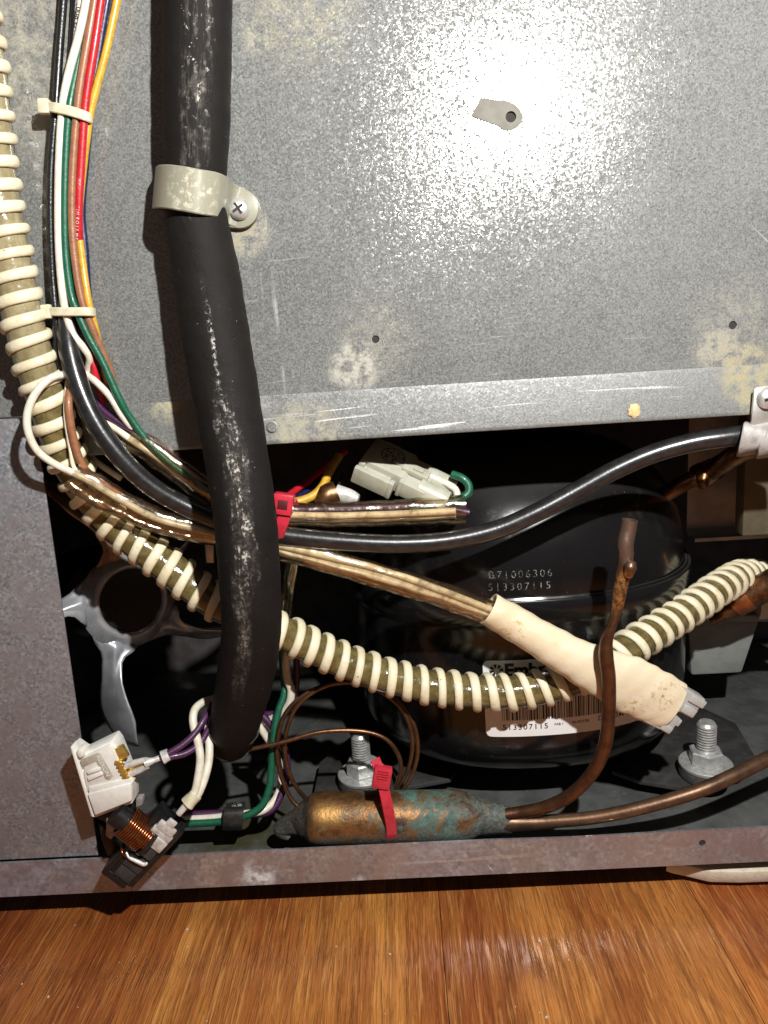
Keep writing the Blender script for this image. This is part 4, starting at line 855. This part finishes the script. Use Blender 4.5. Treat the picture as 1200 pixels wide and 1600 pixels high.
for q in ([(135, 1206), (155, 1199), (157, 1204), (137, 1211)], [(136, 1215), (158, 1206), (161, 1211), (138, 1221)]): pxprism('moulded_bar', q, -21.6, .0015, M_whitebox, OV, .0003)
q0 = mm(155.5, 1180, -20.9); ux = (mm(174, 1216, -20.9)-q0).normalized(); vx = Vector((0, -1, 0)).cross(ux); 
if vx.z < 0: vx = -vx
textobj('lettering', 'KLIXON', .0029, lambda x, y: q0+ux*x+vx*(y-.0021+.0004), M_whitebox, OV, .00008, 1.0)
bm = bmesh.new(); Mb = frame_mat(mm(188, 1176, -18.5), mm(198, 1172, -18)-mm(180, 1180, -18), mm(186, 1166, -18)-mm(192, 1184, -18))
addbox(bm, (-.0028, -.0030, -.0014), (.0028, .0030, .0014), Mb, .0003); bmobj('terminal', bm, M_brass, OV, True, 30)
for k in range(5):
    bm = bmesh.new(); addbox(bm, (-.0018, -.0012, -.0012), (.0016, .0010, .0012), frame_mat(mm(186+k*3.0, 1191+k*5.6, -20), (1, 0, -.35), (.3, 0, 1)), .0004); bmobj('terminal_fold', bm, M_brass, OV, True, 30)
# spade connector with crimp
SP = empty('spade_terminal', mm(215, 1200, -18), 'silver spade terminal crimped to two purple wires', 'terminal')
for dy in (-6.5, 6.5): tube('rolled_edge', path((197+dy*.28, 1204+dy, -19), (214+dy*.28, 1198+dy, -19), (230+dy*.15, 1192+dy*.8, -19)), [.0014, .0015, .0012], M_tin, SP, 12, 4)
bm = bmesh.new(); Ms = frame_mat(mm(213, 1198, -18), mm(230, 1192, -18)-mm(197, 1204, -18), mm(210, 1190, -18)-mm(216, 1207, -18)); addbox(bm, (-.0046, -.0022, -.0004), (.0044, .0022, .0004), Ms, .0002); bmobj('blade_socket', bm, M_brass, SP, True, 30)
tube('neck', path((228, 1192, -18.5), (240, 1188, -18), (258, 1181, -16)), [.0024, .0013, .0014], M_tin, SP, 12, 5)
tube('crimp', path((254, 1184, -16.5), (264, 1179, -15.5)), [.0031, .0029], M_tin, SP, 14, 3, jit=.05)
wire('wire', [(250, 1184, -17), (262, 1178, -16), (285, 1164, -13), (305, 1145, -9), (320, 1122, -4), (332, 1100, 4)], .00155, W_PURPLE, 'left of the two purple wires running up behind the foam pipe', 'leads of the loose start parts')
wire('wire', [(252, 1187, -17), (266, 1183, -16), (290, 1177, -13), (312, 1162, -8), (325, 1140, -2), (338, 1118, 6)], .00155, W_PURPLE, 'right of the two purple wires running up behind the foam pipe', 'leads of the loose start parts')

# ------------------------------------------------------------------ start relay (black) with copper coil
SR = empty('start_relay', mm(228, 1325, -22), 'black start relay with a copper wire coil lying across the bottom rail', 'relay')
o = mm(226, 1327, -17); el = (mm(276, 1277, -17)-mm(185, 1374, -17)).normalized(); ew = (mm(200, 1300, -17)-mm(246, 1338, -17)); ew = (ew-el*ew.dot(el)).normalized()
if el.cross(ew).y > 0: ew = -ew
MR = frame_mat(o, el, ew)          # length, width, towards the viewer
def rb_(name, m, *qs, bev=.0004):
    bm = bmesh.new()
    for q in qs: addbox(bm, [x*.001 for x in q[:3]], [x*.001 for x in q[3:]], MR, bev)
    return bmobj(name, bm, m, SR, True, 30)
sg = 1 if (mm(200, 1300, -17)-o).dot(ew) > 0 else -1
def W_(a, b): return (a, b) if sg > 0 else (-b, -a)
def rbox(name, m, l0, l1, wa, wb, d0, d1, bev=.0004):
    a, b = W_(wa, wb); return rb_(name, m, (l0, a, d0, l1, b, d1), bev=bev)
rbox('housing', M_blackplastic, -19, 19, -6.6, 6.6, -8, 2.2, .0006)
rbox('side_rail', M_blackplastic, -21, 20, 5.8, 8.2, -8, 3.0)
rbox('side_rail', M_blackplastic, -19, 19, -8, -6, -8, 1.6)
rbox('end_wall', M_blackplastic, -21.5, -18, -5, 8, -8, 2.6)
rbox('cover_plate', M_greyplastic, -17.5, -11, -5, 3.6, 1.8, 3.0); rbox('cover_plate', M_greyplastic, -10.3, -2.5, -5.2, 4.0, 1.8, 3.4); rbox('cover_plate', M_greyplastic, -.6, 6.0, -4.8, 5.2, 1.8, 3.8)
rbox('terminal_plate', M_tin, 6.2, 12.4, -5.4, 5.4, 2.2, 4.6); rbox('terminal_plate', M_tin, 12.6, 16.0, -5.4, 5.0, 2.2, 4.1)
rbox('spade', M_tin, 15.4, 20.2, -4.6, 4.6, 2.4, 4.4, .0008); rbox('spade_tongue', M_tin, 19, 23.5, -2.2, 2.2, 2.8, 4.2, .0005)
p = [MR @ Vector((x*.001, y*.001*sg, z*.001)) for x, y, z in ((-4.2, 6, 3.4), (-4.6, 3.6, 4.4), (-3.6, 0, 4.6), (-2.9, -3.6, 4.4), (-1.9, -4.6, 3.6))]
tube('jumper_wire', p, [.0005, .0007, .0010, .0010, .0006], M_tin, SR, 8, 5)
p = [MR @ Vector((x*.001, y*.001*sg, z*.001)) for x, y, z in ((-4, 9.5, 1.5), (-5.6, 7.5, 3.2), (-5.2, 5, 4.2), (-4, 3.4, 4.2))]
tube('coil_lead', p, .00055, M_enamel, SR, 8, 5)
# coil wound on a bobbin at right angles to the housing
ca = mm(190, 1277, -19); cb_ = mm(232, 1312, -18); Ca = (cb_-ca); L = Ca.length; Ca.normalize(); fu = Vector((0, -1, 0)); fu = (fu-Ca*fu.dot(Ca)).normalized(); fv = Ca.cross(fu)
Mc = Matrix(((fu.x, fv.x, Ca.x, ca.x), (fu.y, fv.y, Ca.y, ca.y), (fu.z, fv.z, Ca.z, ca.z), (0, 0, 0, 1)))
lathed('bobbin', [(.0040, -.004), (.0055, -.0036), (.0055, L+.001), (.0040, L+.002)], Mc, M_blackplastic, SR, 24)
turns = 11; RW = .0068; P = []
for i in range(turns*20+1):
    a = 2*math.pi*i/20; P.append(Mc @ Vector((RW*math.cos(a), RW*math.sin(a), L*.12+(L*.80)*i/(turns*20))))
tube('coil_winding', P, .00062, M_enamel, SR, 8, smoothpath=False)
lathed('bobbin_flange', [(.0074, L*.94), (.0076, L*.95), (.0076, L*1.04), (.0060, L*1.05)], Mc, M_blackplastic, SR, 24)
pxprism('terminal_lug', [(166, 1280), (170, 1281), (187, 1297), (173, 1312), (165, 1306)], -15, .0016, M_gasket, SR, .0003)
pxprism('core_bracket', [(150, 1279), (205, 1258), (212, 1262), (196, 1290), (178, 1300), (163, 1284)], -12, .006, M_blackplastic, SR, .0005)
pxprism('core_bracket', [(212, 1248), (222, 1247), (222, 1258), (212, 1262)], -14, .004, M_gasket, SR, .0005)
pxprism('base_block', [(153, 1284), (176, 1312), (190, 1330), (168, 1338), (158, 1312)], -8, .006, M_blackplastic, SR, .0005)
# white leads of the relay
tube('crimp', path((279, 1272, -20.5), (296, 1252, -19)), [.0015, .0017], M_tin, SR, 12, 4)
tube('crimp_collar', path((293, 1256, -19), (306, 1241, -17.5)), [.0035, .0031], M_nylon, SR, 16, 4, jit=.06)
wire('wire', [(296, 1252, -19), (305, 1236, -17.5), (310, 1212, -15), (313, 1185, -12), (309, 1158, -9), (302, 1130, -6), (304, 1110, -2), (316, 1098, 4), (334, 1092, 12)], .00190, W_WHITE, 'left white lead of the black start relay, bowed outward', 'leads of the loose start parts')
wire('wire', [(300, 1254, -18), (311, 1238, -16.5), (320, 1215, -13), (326, 1190, -9), (327, 1165, -5), (325, 1140, 0), (332, 1110, 8)], .00190, W_WHITE, 'right white lead of the black start relay, straight up to the foam pipe', 'leads of the loose start parts')

# ------------------------------------------------------------------ wires on the tray
tw = 'wires lying on the tray behind the rail'
wire('wire', [(452, 870, 30), (448, 930, 32), (441, 1010, 34), (444, 1062, 36), (444, 1085, 34), (434, 1115, 30), (428, 1150, 26), (424, 1200, 22), (421, 1230, 19), (408, 1260, 16), (380, 1276, 14), (340, 1284, 14), (290, 1287, 14), (230, 1290, 16)], .0019, W_GREEN, 'green wire down the gap and left along the tray under the clip', tw)
wire('wire', [(456, 990, 34), (447, 1030, 34), (449, 1060, 33), (455, 1080, 32), (450, 1103, 32), (432, 1120, 34), (405, 1130, 38)], .0021, W_WHITE, 'white wire curving in to the foam pipe above the green one', tw)
wire('wire', [(402, 1128, 36), (412, 1145, 35), (432, 1178, 34), (440, 1215, 30), (432, 1245, 24), (412, 1266, 18), (380, 1272, 16), (340, 1277, 16), (290, 1280, 16), (230, 1282, 18)], .0019, W_WHITE, 'white wire lying beside the green one under the clip', tw)
wire('wire', [(462, 1000, 38), (463, 1070, 36), (448, 1110, 40), (400, 1117, 42)], .0017, W_PURPLE, 'purple wire behind the white loop near the foam pipe', tw)
wire('wire', [(405, 1113, 34), (425, 1135, 33), (444, 1170, 32), (449, 1205, 29), (440, 1240, 24), (415, 1270, 19), (340, 1271, 18), (290, 1273, 18), (230, 1276, 20)], .0019, W_PURPLE, 'purple wire behind the brown copper turns, running left along the tray', tw)
CLP = empty('wire_clip', mm(365, 1278, 16), 'small black wire clip screwed to the tray over green and white wires', 'clip')
strap('clip_band', path((366, 1262, 30), (366, 1262, 18), (365, 1268, 10), (364, 1280, 9.0), (363, 1293, 11), (363, 1296, 20)), .0100, .0009, M_clip, CLP, 6, axis=Vector((1, 0, 0)))
prism('clip_foot', [at(x, y, Z=.0222) for x, y in ((352, 1276), (384, 1274), (383, 1252), (354, 1254))], .0008, M_clip, CLP, .0002, Vector((0, 0, -1)))
screwhead('screw', at(370, 1262, Z=.0226), .0032, M_zinc, CLP, Vector((0, 0, 1)))

# ------------------------------------------------------------------ fan behind the left side
fc = at(206, 938, Y=.062); FA = empty('cooling_fan', fc, 'stamped steel cooling fan with twisted blades in the dark left side of the compartment', 'fan')
fax = Vector((.66, -.74, .10)).normalized(); fu = Vector((0, 0, 1)); fu = (fu-fax*fu.dot(fax)).normalized(); fr_ = fu.cross(fax).normalized()
MF = Matrix(((fr_.x, fu.x, fax.x, fc.x), (fr_.y, fu.y, fax.y, fc.y), (fr_.z, fu.z, fax.z, fc.z), (0, 0, 0, 1)))
K_ = .78
lathed('hub_rim', [(r*K_, z*K_) for r, z in ((.0205, -.009), (.0222, .0005), (.0235, .0022), (.0252, .0022), (.0275, .0002), (.031, -.0024), (.034, -.0052), (.0336, -.0057), (.031, -.0030), (.027, -.0008), (.0235, .0012), (.0205, -.0098))], MF, M_fan, FA, 48, 60)
lathed('shaft_nut', [(.0052, -.009), (.0054, -.003), (.0036, -.0015), (0, -.001)], MF, M_tin, FA, 12)
lathed('hub_cup', [(r*K_, z*K_) for r, z in ((.0222, -.001), (.0205, -.010), (.012, -.011), (.0100, -.006), (.0055, -.0055), (.005, -.003), (0, -.003))], MF, M_fandark, FA, 32)
def blade(ang, m, wf=1.0):
    bm = bmesh.new(); nr, nt = 16, 9; rows = []
    for i in range(nr+1):
        t = i/nr; r = .023+.056*t; w = .0075*math.exp(-(t/.10)**2)+.0050+.0080*wf*min(1, max(0, (t-.16)/.5))**1.3; w *= (1-.35*max(0, t-.75)/.25)
        tw = .12+.95*min(1, t/.35)+.2*t; row = []
        for j in range(nt+1):
            s_ = (j/nt-.5)*2; a = s_*w; sweep = .35*t
            x = r*math.cos(ang+sweep)-a*math.cos(tw)*math.sin(ang+sweep); y = r*math.sin(ang+sweep)+a*math.cos(tw)*math.cos(ang+sweep)
            z = -.003-.002*t+a*math.sin(tw)+.004*(1-s_*s_)*t+(.0028*math.exp(-(s_/.25)**2)*math.exp(-((t-.12)/.2)**2))
            row.append(bm.verts.new(MF @ Vector((x, y, z))))
        rows.append(row)
    for i in range(nr):
        for j in range(nt): bm.faces.new((rows[i][j], rows[i][j+1], rows[i+1][j+1], rows[i+1][j]))
    ob = bmobj('blade', bm, m, FA, True, 80); so = ob.modifiers.new('thick', 'SOLIDIFY'); so.thickness = .0009; so.offset = 0
    return ob
for k in range(5):
    b_ = blade(math.radians(114+72*k-18), M_tan if k == 0 else M_fan, 3.0 if k == 0 else 1.0)
    if k == 0: b_['label'] = 'tan blade at the upper left'
# motor and its bracket behind the fan
MB = empty('fan_motor', fc-fax*.045, 'dark fan motor behind the steel fan with a grey strap bracket', 'motor')
lathed('motor_body', [(.018, -.030), (.026, -.026), (.027, -.004), (.022, .004), (.008, .008), (.004, .030)], Matrix.Translation(fc-fax*.042) @ MF.to_3x3().to_4x4(), M_blackplastic, MB, 32)
pxprism('bracket_arm', [(318, 836), (334, 836), (334, 880), (322, 880)], 60, .002, M_plate, MB, .0005)
pxprism('bracket_foot', [(270, 800), (345, 815), (345, 836), (300, 830)], 66, .003, M_greyplastic, MB, .0005)

# ------------------------------------------------------------------ right hand background
LPp = empty('discharge_pipe', mm(1165, 935, 70), 'copper pipe with a bright brazed spot at the right behind the hose', 'pipe')
tube('pipe', path((1112, 968, 86), (1135, 952, 82), (1165, 934, 78), (1205, 912, 73), (1260, 885, 66)), [.0040, .0062, .0076, .0078, .0078], M_copper_dark, LPp, 20)
tube('bright_braze', path((1147, 946, 80.3), (1160, 937, 78.6), (1170, 931, 77.5)), [.0072, .0079, .0079], plain('bright_copper', (.62, .24, .10), .3, .9, (.4, .15, .06), 150, .2, 600), LPp, 20)
RB = empty('roller_bracket', at(1118, 1058, Z=.022), 'grey trapezoid bracket standing on the tray right of the compressor', 'bracket')
pxprism('side_plate', [(1074, 968), (1188, 968), (1160, 1052), (1080, 1056)], 118, .020, M_bracket, RB, .002)
pxprism('top_lip', [(1070, 963), (1260, 960), (1260, 972), (1072, 972)], 112, .030, M_bracket, RB, .001)
tube('roller', path((1175, 940, 120), (1215, 936, 120)), [.012, .012], M_cream, RB, 24, 3)
CT = prism('cloth_strip', [at(x, y, Z=z) for x, y, z in ((1040, 1346, .0135), (1075, 1353, .0125), (1112, 1362, .0118), (1160, 1363, .0118), (1215, 1361, .0118), (1300, 1356, .0118), (1300, 1318, .0135), (1200, 1327, .0135), (1120, 1337, .0135))], .0085, M_cloth, None, .0016, Vector((0, .25, -1)).normalized())
own(tag(CT, 'cream fabric strip lying on the floor under the right end of the rail', 'cloth'))

# crumbs on the boards
bm = bmesh.new(); rc = random.Random(11)
for k in range(24):
    x = rc.uniform(-.19, .19); y = rc.uniform(-.075, .010); r = rc.choice((.00025, .0003, .0004, .0006)); r *= rc.uniform(.7, 1.2)
    bmesh.ops.create_icosphere(bm, subdivisions=1, radius=r, matrix=Matrix.Translation((x, y, r*.4+.0013*math.exp(-((x-.10)/.06)**2-((y+.035)/.03)**2))) @ Matrix.Rotation(rc.uniform(0, 3), 4, 'Z') @ Matrix.Diagonal((1.5, 1, .6, 1)))
CB_ = own(bmobj('floor_crumbs', bm, plain('crumb', (.62, .54, .42), .8, 0, (.40, .30, .2), 900, .1, 900), None, True, 20))
tag(CB_, 'pale crumbs and dust specks scattered over the wooden floor', 'crumbs', kind='stuff')
